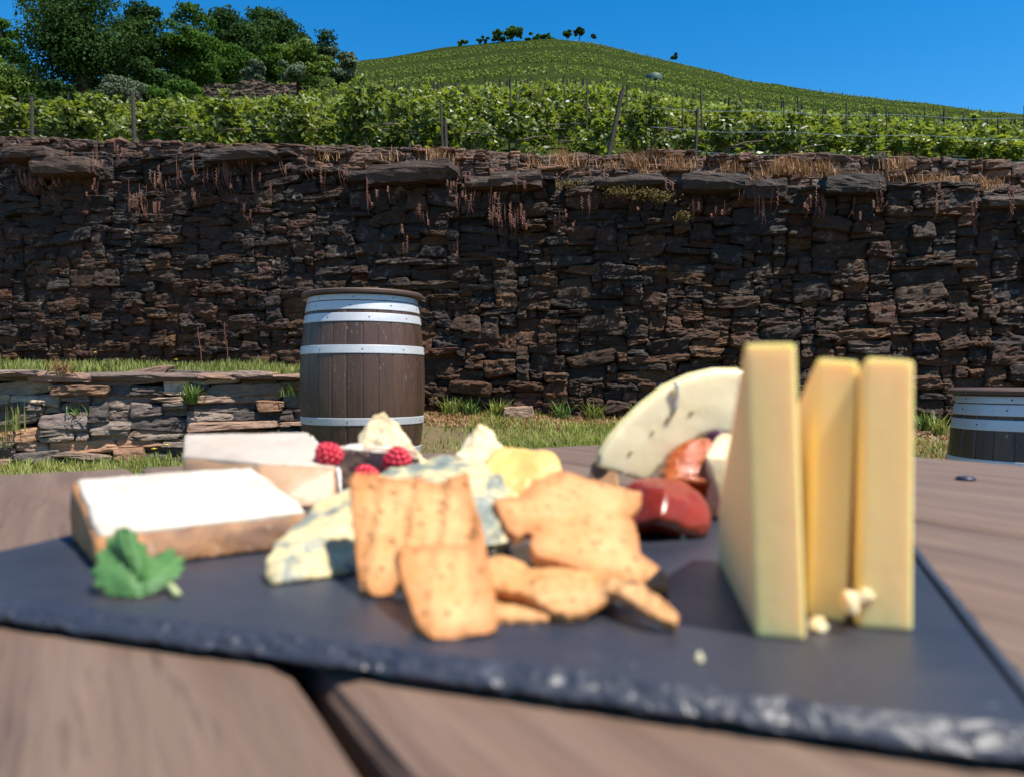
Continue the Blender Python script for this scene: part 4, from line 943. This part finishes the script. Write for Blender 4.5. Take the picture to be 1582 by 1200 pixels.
def m_rind():
    t = NT('brown_rind'); n = t.noise(t.co(), 120, 5, .7); n2 = t.noise(t.co(), 45, 4, .7)
    c = t.mix(t.ramp(n2, [(.35, 0.), (.62, 1.)]), (.44, .20, .065), (.17, .085, .045)); c = t.mix(t.ramp(n, [(.6, 0.), (.75, .7)]), c, (.6, .5, .42))
    return t.fin(c, .7, t.bump(n, .6, .001), (.3, .002))
M_rind = m_rind()
M_beige = m_food('beige_cheese', (.34, .19, .09), (.44, .27, .15), 45, .45, .003)
M_greyrind = m_food('grey_white_rind', (.52, .47, .45), (.72, .68, .66), 70, .7, .001)
def m_blue():
    t = NT('blue_cheese'); c = t.co(); n = t.noise(c, 55, 5, .7, .6); n2 = t.noise(c, 150, 5, .75); v = t.ramp(n, [(.48, 0.), (.56, 1.)])
    col1 = t.mix(n2, (.48, .37, .16), (.62, .53, .32)); col2 = t.mix(n2, (.07, .085, .07), (.30, .33, .28))
    return t.fin(t.mix(v, col1, col2), .5, t.bump(n2, .6, .0012), (.8, .003), (1, .8, .5))
M_blue = m_blue()
def m_cracker():
    t = NT('baked_cracker'); c = t.co(); n = t.noise(c, 45, 4, .6); n2 = t.noise(c, 210, 5, .7); n3 = t.noise(c, 95, 4, .7)
    colr = t.mix(t.ramp(n, [(.3, 0.), (.7, 1.)]), (.52, .22, .055), (.68, .39, .17)); colr = t.mix(t.ramp(n3, [(.6, 0.), (.73, .65)]), colr, (.56, .24, .08))
    colr = t.mix(t.math('MULTIPLY', t.attr('part', 'Fac'), .85), colr, (.42, .14, .03))
    pit = t.ramp(t.vor(c, 260), [(.10, 1.), (.26, 0.)]); colr = t.mix(t.math('MULTIPLY', pit, t.ramp(n, [(.35, 0.), (.6, .4)])), colr, (.33, .12, .03))
    return t.fin(colr, .55, t.bump(t.math('SUBTRACT', t.math('ADD', t.math('MULTIPLY', n3, 1.6), n2), pit), .8, .0022), (.15, .002), (1, .5, .2))
M_crack = m_cracker()
def m_slice():
    t = NT('yellow_hard_cheese'); n = t.noise(t.co(), 30, 4, .6); n2 = t.noise(t.co(), 110, 3, .7)
    colr = t.mix(n, (.93, .64, .25), (.96, .73, .35)); colr = t.mix(t.ramp(n2, [(.68, 0.), (.76, .6)]), colr, (.66, .38, .09))
    return t.fin(colr, .6, t.bump(t.math('ADD', n2, t.noise(t.co((1, 1, .15)), 260, 3, .6)), .3, .0006), (.7, .006), (1, .45, .12), spec=.2)
M_slice = m_slice()
M_cream = m_food('cream_cheese_chunk', (.58, .43, .23), (.70, .60, .40), 80, .5, .003, bump=.8)
M_orange = m_food('orange_cheese_chunk', (.64, .36, .09), (.72, .46, .17), 60, .5, .004, bump=.5)
M_pear = m_food('pear_flesh', (.72, .60, .36), (.80, .70, .48), 30, .35, .005, (1, .8, .5))
M_skin = m_food('pear_skin', (.70, .58, .28), (.78, .66, .36), 60, .45, .002)
M_jam = m_food('dark_red_jam', (.15, .010, .002), (.30, .035, .004), 50, .06, 0, (1, .12, .05), 1.0, spec=.5, Coat_Weight=.0)
M_jam2 = m_food('orange_red_jam', (.30, .05, .006), (.46, .11, .014), 60, .12, 0, (1, .2, .06), 1.2, spec=.4, Coat_Weight=.2)
M_rasp = m_food('raspberry_red', (.42, .008, .025), (.60, .03, .06), 200, .3, .001, (1, .15, .12))
M_dk = m_food('dark_berry_skin', (.03, .008, .02), (.07, .012, .03), 60, .2, 0)

# --- white cheese wedge
def prism(base, top): return list(base) + list(top)
wb = [B(152, 884), B(108, 832), B(395, 815), B(478, 846)]
wt = [T(146, 826, .2230), T(110, 737, .2660), T(393, 719, .2860), T(480, 788, .2540)]
top_n = np.cross(np.array(wt[1]) - np.array(wt[0]), np.array(wt[3]) - np.array(wt[0])); top_n /= np.linalg.norm(top_n); top_n *= np.sign(top_n[2])
rind = hull('white_cheese_wedge', prism(wb, [np.array(p) - top_n * .0016 for p in wt]), M_rind, .0012, ((.0016, 70, 4),), 1, 12)
cc = np.mean(wt, 0)
def shrink(P, f): return [tuple(cc + (np.array(p) - cc) * f) for p in P]
paste = hull('paste', [np.array(p) - top_n * .006 for p in shrink(wt, .96)] + [np.array(p) + top_n * .0003 for p in shrink(wt, .975)], M_white, .0011, ((.0011, 55, 3),), 2, 12)
def attach(ch, pa):  # parent keeping place
    ch.parent = pa; ch.location = ch.location - pa.location
attach(paste, rind)
tag(rind, 'thick white cheese wedge with brown rind at the left front of the board', 'cheese')
# --- beige cheese behind
bb_ = [B(402, 790), B(285, 772), B(470, 750), B(522, 782)]
bt = [T(400, 716, .338), T(282, 706, .365), T(285, 672, .395), T(476, 668, .405), T(520, 722, .345)]
o = hull('beige_cheese_wedge', bb_ + bt, M_beige, .0013, ((.0008, 60, 3),), 3, 3)
ptop = hull('paste', [tuple(np.array(p) - (0, 0, .002)) for p in bt] + [tuple(np.array(p) + (0, 0, .0006)) for p in bt], m_food('pale_cheese_face', (.42, .34, .27), (.50, .42, .35), 45, .45, .002), .0011, ((.0004, 60, 3),), 33, 2); attach(ptop, o)
side = hull('rind', [T(478, 670, .404), T(521, 722, .346), B(524, 782), B(478, 756), T(484, 671, .404), T(528, 726, .346), B(531, 784), B(486, 756)], M_greyrind, .0011, ((.0010, 150, 4),), 4, 2)
attach(side, o)
tag(o, 'beige cheese wedge with grey rind behind the white cheese wedge', 'cheese')
# --- blue cheese
o = hull('blue_cheese_wedge', [B(420, 906), B(436, 902), B(500, 866), B(690, 850), B(800, 855), B(760, 790), B(500, 800), T(408, 862, .2125), T(425, 836, .220), T(486, 770, .262), T(530, 742, .29), T(620, 722, .30), T(700, 700, .305), T(745, 712, .30), T(796, 748, .27), T(800, 812, .252), T(560, 790, .236), T(470, 832, .220), T(432, 862, .2115)], M_blue, .0013,
         ((.0045, 55, 3), (.0022, 150, 4)), 5, 1)
tag(o, 'crumbly blue-veined cheese wedge behind the upright cracker', 'cheese')
# --- soft cheese with white rind, raspberries, crumbly chunk
o = hull('soft_cheese_piece', [B(522, 765), B(640, 765), B(640, 750), B(530, 750), T(517, 692, .365), T(600, 694, .36), T(650, 706, .36), T(640, 690, .40), T(530, 688, .40)], m_food('soft_cheese_shade', (.24, .13, .08), (.42, .27, .18), 60, .6, 0), .0011, ((.001, 110, 3),), 6)  # dark brown body colour stands in for shade on the cheese front
wr = hull('rind', [T(512, 690, .366), T(520, 684, .39), T(598, 688, .39), T(640, 700, .37), T(605, 697, .358), T(512, 693, .366), T(610, 702, .358)], M_white, .0009, ((.001, 150, 3),), 7, flatbase=False); attach(wr, o)
tag(o, 'small soft cheese piece with shade-coloured sides and white rind between the raspberries', 'cheese')
o = hull('crumbly_cheese_chunk', [B(560, 755), B(672, 755), B(650, 742), B(565, 742), T(553, 672, .395), T(560, 658, .40), T(574, 640, .40), T(593, 632, .40), T(603, 640, .395), T(628, 670, .39), T(668, 722, .375), T(600, 700, .38), T(556, 694, .385)], M_cream, .0011,
         ((.0025, 90, 3), (.0016, 240, 4)), 8, 0)
tag(o, 'pale crumbly cheese chunk, the peaked one in front of the barrel', 'cheese')
def raspberry(px, py, Y, r, tilt, label):
    c = Vector(T(px, py, Y)); ax = Vector(tilt).normalized(); q = ax.to_track_quat('Z', 'Y'); V = []; Fc = []; of = 0
    bm = bmesh.new(); bmesh.ops.create_icosphere(bm, subdivisions=2, radius=1); ico = np.array([v.co[:] for v in bm.verts]); fi = [tuple(v.index for v in f.verts) for f in bm.faces]; bm.free()
    n = 0
    for ring, (zz, rr, m) in enumerate(((-.55, .78, 12), (-.2, .92, 13), (.2, .86, 12), (.55, .66, 9), (.85, .38, 6), (1.02, .05, 1))):
        for k in range(m):
            a = 2 * math.pi * (k + .5 * (ring % 2)) / m; p = q @ Vector((rr * r * math.cos(a), rr * r * math.sin(a), zz * r))
            V.append(ico * r * .27 + np.array(p)); Fc += [tuple(i + of for i in f) for f in fi]; of += len(ico)
    V.append(ico * r * .82); Fc += [tuple(i + of for i in f) for f in fi]
    return tag(link('raspberry', mesh('raspberry', np.concatenate(V), Fc, True), M_rasp, None, c), label, 'raspberry', 'raspberries among the cheeses')
raspberry(508, 704, .352, .0058, (-.5, -.3, .7), 'raspberry beside the grey rind of the beige cheese')
raspberry(614, 712, .352, .0060, (.1, -.3, .9), 'raspberry at the foot of the peaked crumbly cheese chunk')
raspberry(566, 738, .347, .0055, (1, -.2, .1), 'raspberry lying low between the two brighter ones')
# --- yellow chunks
o = hull('golden_cheese_chunk', [B(700, 790), B(790, 790), B(780, 775), B(705, 775), T(704, 702, .33), T(722, 672, .34), T(741, 656, .34), T(760, 664, .34), T(776, 690, .33), T(800, 716, .32), T(720, 722, .32)], M_cream, .0011, ((.0018, 110, 3), (.0012, 260, 4)), 9, 0)
tag(o, 'pointed cream and gold cheese chunk behind the crackers', 'cheese')
o = hull('orange_cheese_chunk', [B(735, 812), B(870, 812), B(860, 790), B(745, 790), T(752, 712, .315), T(775, 688, .325), T(800, 700, .32), T(845, 692, .32), T(862, 706, .31), T(872, 740, .30), T(740, 738, .30)], M_orange, .0011, ((.0018, 90, 3), (.0007, 260, 3)), 10, 1)
tag(o, 'orange-yellow cheese piece right of the pointed gold chunk', 'cheese')

# --- crackers
def patch(ctrl, nu=50, nv=50, thick=.0036):
    C = np.array([[PT(*p) for p in row] for row in ctrl]); m, n, _ = C.shape
    def cat(A, t):                                                 # catmull-rom along axis 0
        k = len(A); x = t * (k - 1); i = np.clip(np.floor(x).astype(int), 0, k - 2); f = (x - i)[:, None, None]
        g = lambda j: A[np.clip(j, 0, k - 1)]
        p0 = np.where((i == 0)[:, None, None], 2 * g(i) - g(i + 1), g(i - 1)); p3 = np.where((i == k - 2)[:, None, None], 2 * g(i + 1) - g(i), g(i + 2)); p1, p2 = g(i), g(i + 1)
        return .5 * (2 * p1 + (p2 - p0) * f + (2 * p0 - 5 * p1 + 4 * p2 - p3) * f ** 2 + (3 * p1 - p0 - 3 * p2 + p3) * f ** 3)
    A = cat(C, np.linspace(0, 1, nv)); A = cat(A.transpose(1, 0, 2), np.linspace(0, 1, nu)).transpose(1, 0, 2)
    gu = np.gradient(A, axis=1); gv = np.gradient(A, axis=0); N = np.cross(gu, gv); N /= np.linalg.norm(N, axis=2, keepdims=True) + 1e-12
    for _ in range(3): N[1:-1] = (N[:-2] + N[2:] + N[1:-1]) / 3; N[:, 1:-1] = (N[:, :-2] + N[:, 2:] + N[:, 1:-1]) / 3
    P = np.r_[(A + N * thick / 2).reshape(-1, 3), (A - N * thick / 2).reshape(-1, 3)]
    Fg = grid_faces(nu, nv); o = nu * nv; Fc = Fg.tolist() + (Fg[:, ::-1] + o).tolist()
    rim = [k for k in range(nu)] + [k * nu + nu - 1 for k in range(1, nv)] + [(nv - 1) * nu + k for k in range(nu - 2, -1, -1)] + [k * nu for k in range(nv - 2, 0, -1)]
    for a, b in zip(rim, rim[1:] + rim[:1]): Fc.append([b, a, a + o, b + o])
    return P, Fc
def cracker(ctrl, label, seed, thick=.0038, amp=.0008):
    P, Fc = patch(ctrl, thick=thick); me = bpy.data.meshes.new('t'); me.from_pydata([tuple(p) for p in P], [], [tuple(f) for f in Fc])
    bm = bmesh.new(); bm.from_mesh(me); bmesh.ops.recalc_face_normals(bm, faces=bm.faces[:]); bm.to_mesh(me); bm.free()
    out = voxel(me, .0007, 3); co = displace(out, ((amp, 110, 4), (.0004, 420, 3)), seed); co[:, 2] = np.maximum(co[:, 2], SZ + .0002)
    c = co.mean(0); c[2] = co[:, 2].min(); out.vertices.foreach_set('co', (co - c).astype(np.float32).ravel()); out.update(); out.polygons.foreach_set('use_smooth', np.ones(len(out.polygons), bool))
    kd_ = np.linalg.norm((P[[0]] - P[[1]]), axis=1)
    # browned rim: distance to the outline
    m, n = 50, 50; rim = np.r_[P[:50], P[2450:2500], P[0:2500:50], P[49:2500:50]]; kd = kdtree.KDTree(len(rim))
    for i, p in enumerate(rim): kd.insert(p, i)
    kd.balance(); dist = np.array([kd.find(p)[2] for p in co]); v = np.clip(1 - dist / .0042, 0, 1)
    at = out.attributes.new('part', 'FLOAT', 'POINT'); at.data.foreach_set('value', v.astype(np.float32))
    out.name = 'cracker'; return tag(link('cracker', out, M_crack, None, tuple(float(q) for q in c)), label, 'cracker', 'heap of crackers at the front of the board')
def flat_cracker(outline, ref, label, seed, thick=.0034, wave=.0022, ribs=0):
    """thin plate: the outline lies in the plane given by three reference points (px, py, Y)"""
    A = np.array([[1, p[0], p[1]] for p in ref]); k = np.linalg.solve(A, np.array([1 / p[2] for p in ref]))
    P = np.array([PT(px, py, 1 / (k[0] + k[1] * px + k[2] * py)) for (px, py) in outline])
    Q = np.roll(P, 1, 0); nrm = np.sum(np.cross(Q, P), 0); nrm /= np.linalg.norm(nrm); nrm *= np.sign(nrm[2])
    n = len(P); V = np.r_[P, P - nrm * thick]
    bm = bmesh.new(); vs = [bm.verts.new(v) for v in V]; bm.faces.new(vs[:n]); bm.faces.new(vs[n:][::-1])
    for i in range(n): bm.faces.new((vs[i], vs[i + n], vs[(i + 1) % n + n], vs[(i + 1) % n]))
    bmesh.ops.recalc_face_normals(bm, faces=bm.faces[:]); bmesh.ops.triangulate(bm, faces=bm.faces[:]); me = bpy.data.meshes.new('t'); bm.to_mesh(me); bm.free()
    out = voxel(me, .0006, 3); co = displace(out, ((.0006, 110, 4), (.0003, 420, 3)), seed)
    co = co + nrm * (wave * fbm(co * 42 + seed, 2, seed))[:, None]; co[:, 2] = np.maximum(co[:, 2], SZ + .0002)
    if ribs: rx = (P[1] - P[0]) * 0 + np.array([1., 0, 0]); u_ = co[:, 0] + .0012 * fbm(co * 90, 2, seed); co = co + nrm * (ribs * (np.sin(u_ * 2 * np.pi / .0095) + .4 * np.sin(u_ * 2 * np.pi / .0045 + 1)))[:, None]; co[:, 2] = np.maximum(co[:, 2], SZ + .0002)
    rim = np.concatenate([P + (Q - P) * f for f in np.linspace(0, 1, 8)]); kd = kdtree.KDTree(len(rim))
    for i, p in enumerate(rim): kd.insert(p, i)
    kd.balance(); v = np.clip(1 - np.array([kd.find(p)[2] for p in co]) / .006, 0, 1)
    c = co.mean(0); c[2] = co[:, 2].min(); out.vertices.foreach_set('co', (co - c).astype(np.float32).ravel()); out.update(); out.polygons.foreach_set('use_smooth', np.ones(len(out.polygons), bool))
    at = out.attributes.new('part', 'FLOAT', 'POINT'); at.data.foreach_set('value', v.astype(np.float32)); out.name = 'cracker'
    return tag(link('cracker', out, M_crack, None, tuple(float(q) for q in c)), label, 'cracker', 'heap of crackers at the front of the board')
flat_cracker([(538, 742), (552, 730), (578, 728), (600, 736), (640, 731), (668, 738), (700, 734), (722, 725), (732, 765), (742, 800), (750, 840), (754, 868), (700, 884), (614, 900), (605, 918), (580, 922), (556, 912), (548, 850), (542, 790)],
             [(540, 735, .2190), (745, 735, .2215), (580, 918, .1925)], 'upright ribbed cracker standing at the left of the cracker heap', 1, .0034, .0018, .0006)
flat_cracker([(608, 852), (640, 840), (690, 836), (742, 832), (752, 860), (764, 905), (770, 945), (768, 966), (752, 976), (712, 984), (668, 988), (652, 974), (632, 930), (616, 888)],
             [(650, 840, .1885), (745, 840, .1895), (700, 985, .1612)], 'cracker lying lowest at the front, leaning on the upright one', 2, .0034, .0016, .0003)
flat_cracker([(760, 773), (801, 765), (822, 741), (865, 722), (903, 735), (947, 744), (994, 757), (991, 773), (975, 792), (982, 817), (991, 855), (1037, 888), (1033, 902), (994, 901), (947, 884), (890, 868), (827, 856), (818, 838), (823, 818), (800, 828), (783, 817)],
             [(865, 722, .250), (827, 856, .196), (1037, 890, .198)], 'star-cornered cracker on top of the right side of the heap', 3)
# D: wavy bottom cracker
cracker([[(735, 882, .200), (773, 863, .203), (817, 876, .204), (850, 868, .205), (890, 871, .205), (930, 882, .204), (969, 893, .186), (1017, 925, .1705), (1051, 955, .1660)],
         [(735, 888, .196), (768, 886, .194), (814, 898, .192), (850, 905, .188), (890, 908, .188), (932, 902, .190), (962, 906, .180), (1010, 938, .1685), (1049, 963, .1650)],
         [(738, 895, .192), (765, 915, .186), (811, 925, .182), (852, 950, .173), (890, 954, .172), (934, 928, .177), (953, 922, .175), (1003, 955, .1660), (1046, 971, .1635)]], 'wavy cracker at the lower right of the heap, pointing to the cheese sticks', 4, .0030, .0005)
# E: cracker underneath
cracker([[(660, 925, .195), (760, 915, .195), (860, 915, .195)],
         [(680, 940, .186), (760, 940, .186), (855, 935, .186)],
         [(700, 958, .1735), (780, 962, .1720), (850, 962, .1720)]], 'dark shaded cracker lying flat underneath the heap', 5, .003)

# --- cheese sticks: three standing wedge slices
def stick(fl, fr, topL, topR, Yf, dirx, dep, hback, label, seed):
    """front face given in px, slice runs back by dep along a direction"""
    F0 = np.array(B(*fl)); F1 = np.array(B(*fr)); Yf0, Yf1 = F0[1], F1[1]
    t0 = np.array(PT(topL[0], topL[1], Yf0)); t1 = np.array(PT(topR[0], topR[1], Yf1)); d = np.array((dirx, 1, 0)); d = d / np.linalg.norm(d) * dep
    up = np.array((0, 0, hback)); sh = np.array((.002, 0, 0))
    pts = [F0, F1, t0, t1, F0 + d, F1 + d, F0 + d + up, F1 + d + up, t0 + d * .07 - (0, 0, .0004), t1 + d * .07 - (0, 0, .0004)]
    bm = bmesh.new()
    for p in pts[:8]: bm.verts.new(p)
    bmesh.ops.convex_hull(bm, input=bm.verts[:]); bmesh.ops.dissolve_limit(bm, angle_limit=R(4), verts=bm.verts[:], edges=bm.edges[:])
    bmesh.ops.bevel(bm, geom=bm.edges[:] + bm.verts[:], offset=.0011, segments=4, profile=.6, affect='EDGES', clamp_overlap=True)
    big = [f for f in bm.faces if f.calc_area() > 2e-5]
    bmesh.ops.recalc_face_normals(bm, faces=bm.faces[:]); me = bpy.data.meshes.new('cheese_stick'); bm.to_mesh(me); bm.free()
    c = np.mean([v.co[:] for v in me.vertices], 0); c[2] = SZ
    for v in me.vertices: v.co = v.co - Vector(c)
    o = link('cheese_stick', me, M_slice, None, tuple(float(q) for q in c)); return tag(o, label, 'cheese', 'cheese sticks standing on the board')
stick((1167, 984), (1246, 990), (1150, 530), (1230, 529), 0, .15, .068, .016, 'leftmost of the three standing yellow cheese sticks, nearest to the camera', 1)
stick((1250, 955), (1308, 962), (1262, 552), (1328, 557), 0, .12, .060, .020, 'middle one of the three standing yellow cheese sticks', 2)
stick((1328, 970), (1411, 976), (1336, 550), (1414, 556), 0, .12, .062, .020, 'rightmost of the three standing yellow cheese sticks', 3)
o = hull('cheese_cube', [B(1092, 800), B(1128, 806), B(1140, 790), B(1098, 788), T(1090, 704, .300), T(1122, 706, .30), T(1092, 698, .315), T(1135, 668, .315), T(1112, 668, .32)], M_cream, .0011, ((.0008, 90, 3),), 12)
tag(o, 'pale cheese cube just behind the leftmost cheese stick', 'cheese')
def crumb(px, py, r, label, seed, z=None, Y=None):
    p = np.array(B(px, py)) if Y is None else np.array(PT(px, py, Y)); rg = np.random.default_rng(seed)
    pts = [p + (0, 0, 0 if Y else r * .6) + q / np.linalg.norm(q) * r * (.7 + .5 * rg.random()) for q in rg.normal(size=(14, 3))]
    return tag(hull('cheese_crumb', pts, M_cream, r * .12, ((r * .2, 1 / r, 3),), seed, 1, flatbase=Y is None), label, 'crumb', 'cheese crumbs on the board')
crumb(1264, 974, .0021, 'crumb lying between the left and the middle cheese stick', 1)
crumb(1312, 932, .0027, 'larger crumb stuck on the foot of the rightmost cheese stick', 2, Y=.1665); crumb(1334, 922, .0022, 'smaller crumb stuck on the foot of the rightmost cheese stick', 3, Y=.1685)
crumb(1079, 1022, .0012, 'tiny crumb alone on the slate before the cheese sticks', 4); crumb(1056, 832, .0018, 'pale crumb at the foot of the red jam', 5)

# --- pear slice with stalk
def pear():
    out = [(925, 722), (930, 700), (945, 678), (968, 652), (998, 624), (1032, 599), (1070, 582), (1110, 573), (1150, 571), (1190, 580), (1215, 600), (1225, 640)]
    inn = [(1000, 745), (1012, 732), (1026, 714), (1046, 696), (1074, 680), (1104, 668), (1135, 672), (1150, 692), (1165, 718), (1180, 740), (1200, 760), (1220, 770)]
    n = 60; t = np.linspace(0, 1, n); k = np.linspace(0, 1, len(out)); Yd = .325
    O = np.c_[np.interp(t, k, [p[0] for p in out]), np.interp(t, k, [p[1] for p in out])]; I = np.c_[np.interp(t, k, [p[0] for p in inn]), np.interp(t, k, [p[1] for p in inn])]
    for A in (O, I):
        for _ in range(3): A[1:-1] = (A[:-2] + A[2:] + 2 * A[1:-1]) / 4
    V = []; Fc = []
    prof = [(0, 0), (.0, .0), (.5, -.0006), (.92, 0), (1, .0008), (1.0, .006), (.93, .0085), (.5, .009), (.0, .0075)]
    for q in range(n):
        for (f, d) in prof:
            p = I[q] * (1 - f) + O[q] * f; w = np.array(PT(p[0], p[1], Yd)); w[1] += d + .10 * (w[2] - SZ); V.append(w)
    m = len(prof)
    for q in range(n - 1):
        for j in range(m): Fc.append((q * m + j, q * m + (j + 1) % m, (q + 1) * m + (j + 1) % m, (q + 1) * m + j))
    Fc.append(tuple(range(m))); Fc.append(tuple((n - 1) * m + j for j in range(m))[::-1])
    return V, Fc
V, Fc = pear(); V = np.array(V); c = V.mean(0); c[2] = SZ
me = bpy.data.meshes.new('t'); me.from_pydata([tuple(p) for p in V], [], Fc); bm = bmesh.new(); bm.from_mesh(me); bmesh.ops.remove_doubles(bm, verts=bm.verts[:], dist=1e-6); bmesh.ops.recalc_face_normals(bm, faces=bm.faces[:]); bm.to_mesh(me); bm.free()
out = voxel(me, .0010, 2); co = displace(out, ((.0004, 90, 3),), 3); out.vertices.foreach_set('co', (co - c).astype(np.float32).ravel()); out.update(); out.polygons.foreach_set('use_smooth', np.ones(len(out.polygons), bool))
pr = link('pear_slice', out, M_pear, None, tuple(c)); tag(pr, 'pale curved pear slice with a thin stalk standing behind the red jam', 'pear slice')
mb = MB(); pts = [(Vector(PT(px, py, .324)) + Vector((0, .10 * (PT(px, py, .324)[2] - SZ) - .001, 0)) - Vector(c)) for (px, py) in ((1040, 640), (1048, 626), (1051, 612), (1050, 600), (1048, 590))]
mb.tube(pts, [.0008, .0010, .0010, .0011, .0013], 8); mb.build('stalk', m_simple('pear_stalk', (.50, .45, .36), .6), pr, True)
mb = MB()
for (px, py, dx, dy) in ((972, 704, 9, -10), (1008, 672, 8, -10), (1030, 655, 10, -16), (1068, 640, 12, -8)):
    q = [Vector(PT(px + dx * f, py + dy * f, .3228)) + Vector((0, .10 * (PT(px + dx * f, py + dy * f, .3228)[2] - SZ) + .0012, 0)) - Vector(c) for f in (0, .5, 1)]; mb.tube(q, [.0002, .0006, .0002], 6)
mb.build('core_fibre', m_simple('pear_core', (.42, .36, .16), .6), pr, True)
skin_pts = [(925, 722), (930, 700), (945, 678), (968, 652), (998, 624), (1032, 599), (1070, 582), (1110, 573), (1150, 571)]
mb = MB(); q = []
for (px, py) in skin_pts:
    w_ = Vector(PT(px, py, .325)); w_.y += .10 * (w_.z - SZ) + .004; q.append(w_ - Vector(c))
mb.tube(q, [.0008] + [.0013] * 7 + [.0008], 8); mb.build('skin', M_skin, pr, True)
# seat of the pear: jam and fruit
o = hull('red_jam_dollop', [B(968, 832), B(1085, 832), B(1090, 800), B(975, 800), T(952, 775, .275), T(965, 744, .28), T(1010, 736, .285), T(1060, 740, .285), T(1085, 760, .28), T(1092, 800, .268), T(958, 810, .265), T(1030, 760, .262), T(1020, 800, .255)], M_jam, .0012, ((.0030, 45, 2), (.0007, 200, 2)), 13, 30)
tag(o, 'glossy dark red dollop of fruit jam on the slate', 'jam')
o = hull('orange_jam_dollop', [B(1010, 788), B(1110, 788), B(1100, 770), B(1015, 770), T(1018, 730, .31), T(1032, 698, .315), T(1062, 678, .315), T(1100, 670, .315), T(1120, 700, .31), T(1105, 745, .30), T(1025, 745, .30)], M_jam2, .0012, ((.0025, 55, 2), (.0012, 300, 3)), 14, 25)
tag(o, 'glossy orange-red fruit lump behind the dark red jam', 'jam')
def ball(name, px, py, Y, r, mat, label, cat, sc_=(1, 1, 1)):
    mb = MB(); prof = [(max(.0001, r * math.sin(a)), -r * math.cos(a)) for a in np.linspace(0, math.pi, 18)]; mb.lathe(prof, 28, (0, 0, 0), cap=False)
    o = mb.build(name, mat, None, True, T(px, py, Y)); o.scale = sc_; return tag(o, label, cat)
ball('dark_berry', 936, 702, .352, .0052, M_dk, 'dark purple berry peeking out behind the lower end of the pear slice', 'berry', (.8, 1, 1.1))
ball('dark_berry', 1108, 678, .322, .0052, M_dk, 'dark berry above the orange-red lump beside the pear slice', 'berry', (1.1, 1, .8))
o = hull('berry_support_cheese', [B(905, 775), B(960, 775), B(955, 760), B(910, 760), T(915, 714, .352), T(950, 714, .352), T(915, 712, .362), T(950, 712, .362)], M_beige, .0011, ((.001, 90, 3),), 15); o.name = 'cheese_cube'
tag(o, 'low cheese cube under the dark berry at the end of the pear slice', 'cheese')

# --- mint leaves
def leaf(ctrl, seed):
    P, Fc = patch(ctrl, 36, 36, .0006); me = bpy.data.meshes.new('t'); me.from_pydata([tuple(p) for p in P], [], [tuple(f) for f in Fc]); me.polygons.foreach_set('use_smooth', np.ones(len(me.polygons), bool)); return me
t_ = NT('mint_leaf'); n_ = t_.noise(t_.co(), 90, 3); v_ = t_.noise(t_.co((1, 1, 1)), 300, 3)
M_mint = t_.fin(t_.mix(n_, (.018, .075, .016), (.10, .23, .06)), .6, t_.bump(t_.math('ADD', n_, v_), .8, .0014), (.1, .002), (.3, 1, .2))
ml = empty('mint_sprig', B(215, 925), 'fresh green mint leaf lying in front of the white cheese wedge', 'mint')
def addleaf(ctrl, name='leaf'):
    me = leaf(ctrl, 0); n = len(me.vertices); co = np.zeros(n * 3, np.float32); me.vertices.foreach_get('co', co); co = co.reshape(-1, 3)
    gu_ = (np.arange(n) % 1296) % 36 / 35.; gv_ = (np.arange(n) % 1296) // 36 / 35.
    co[:, 2] += .0005 * np.abs(np.sin((gv_ * 7 - np.abs(gu_ - .5) * 5) * np.pi)) - .0012 * np.exp(-((gu_ - .5) / .05) ** 2) + .0005 * fbm(co * 260, 2, 4)
    ed = np.maximum(np.abs(gu_ - .5), np.abs(gv_ - .5)) > .48; co[ed] += (.0009 * np.sin(np.arange(n)[ed] * 1.9))[:, None] * np.array([[.7, .7, .2]])
    co[:, 2] = np.maximum(co[:, 2], SZ + .0006) - ml.location[2]; co[:, 0] -= ml.location[0]; co[:, 1] -= ml.location[1]; me.vertices.foreach_set('co', co.ravel()); me.update()
    link(name, me, M_mint, ml)
addleaf([[(172, 832, .206), (210, 840, .205), (232, 862, .206), (262, 848, .208)],
         [(152, 862, .200), (200, 872, .198), (238, 878, .200), (280, 868, .203)],
         [(146, 896, .195), (195, 900, .193), (240, 898, .195), (280, 886, .199)],
         [(162, 918, .1925), (200, 925, .1910), (236, 918, .193), (266, 900, .197)]])
addleaf([[(184, 818, .2035), (192, 817, .2035), (202, 822, .2035)],
         [(172, 845, .2015), (196, 842, .1975), (222, 850, .2015)],
         [(180, 872, .200), (206, 868, .1955), (232, 872, .1995)],
         [(208, 894, .197), (216, 892, .1945), (224, 892, .197)]])
mb = MB(); q = [Vector(T(250, 902, .1975)) - ml.location, Vector(T(264, 905, .196)) - ml.location, Vector(B(275, 925)) + Vector((0, 0, .001)) - ml.location]
mb.tube(q, [.0008, .0010, .0010], 8); mb.build('stem', m_simple('mint_stem', (.30, .34, .16), .5), ml, True)
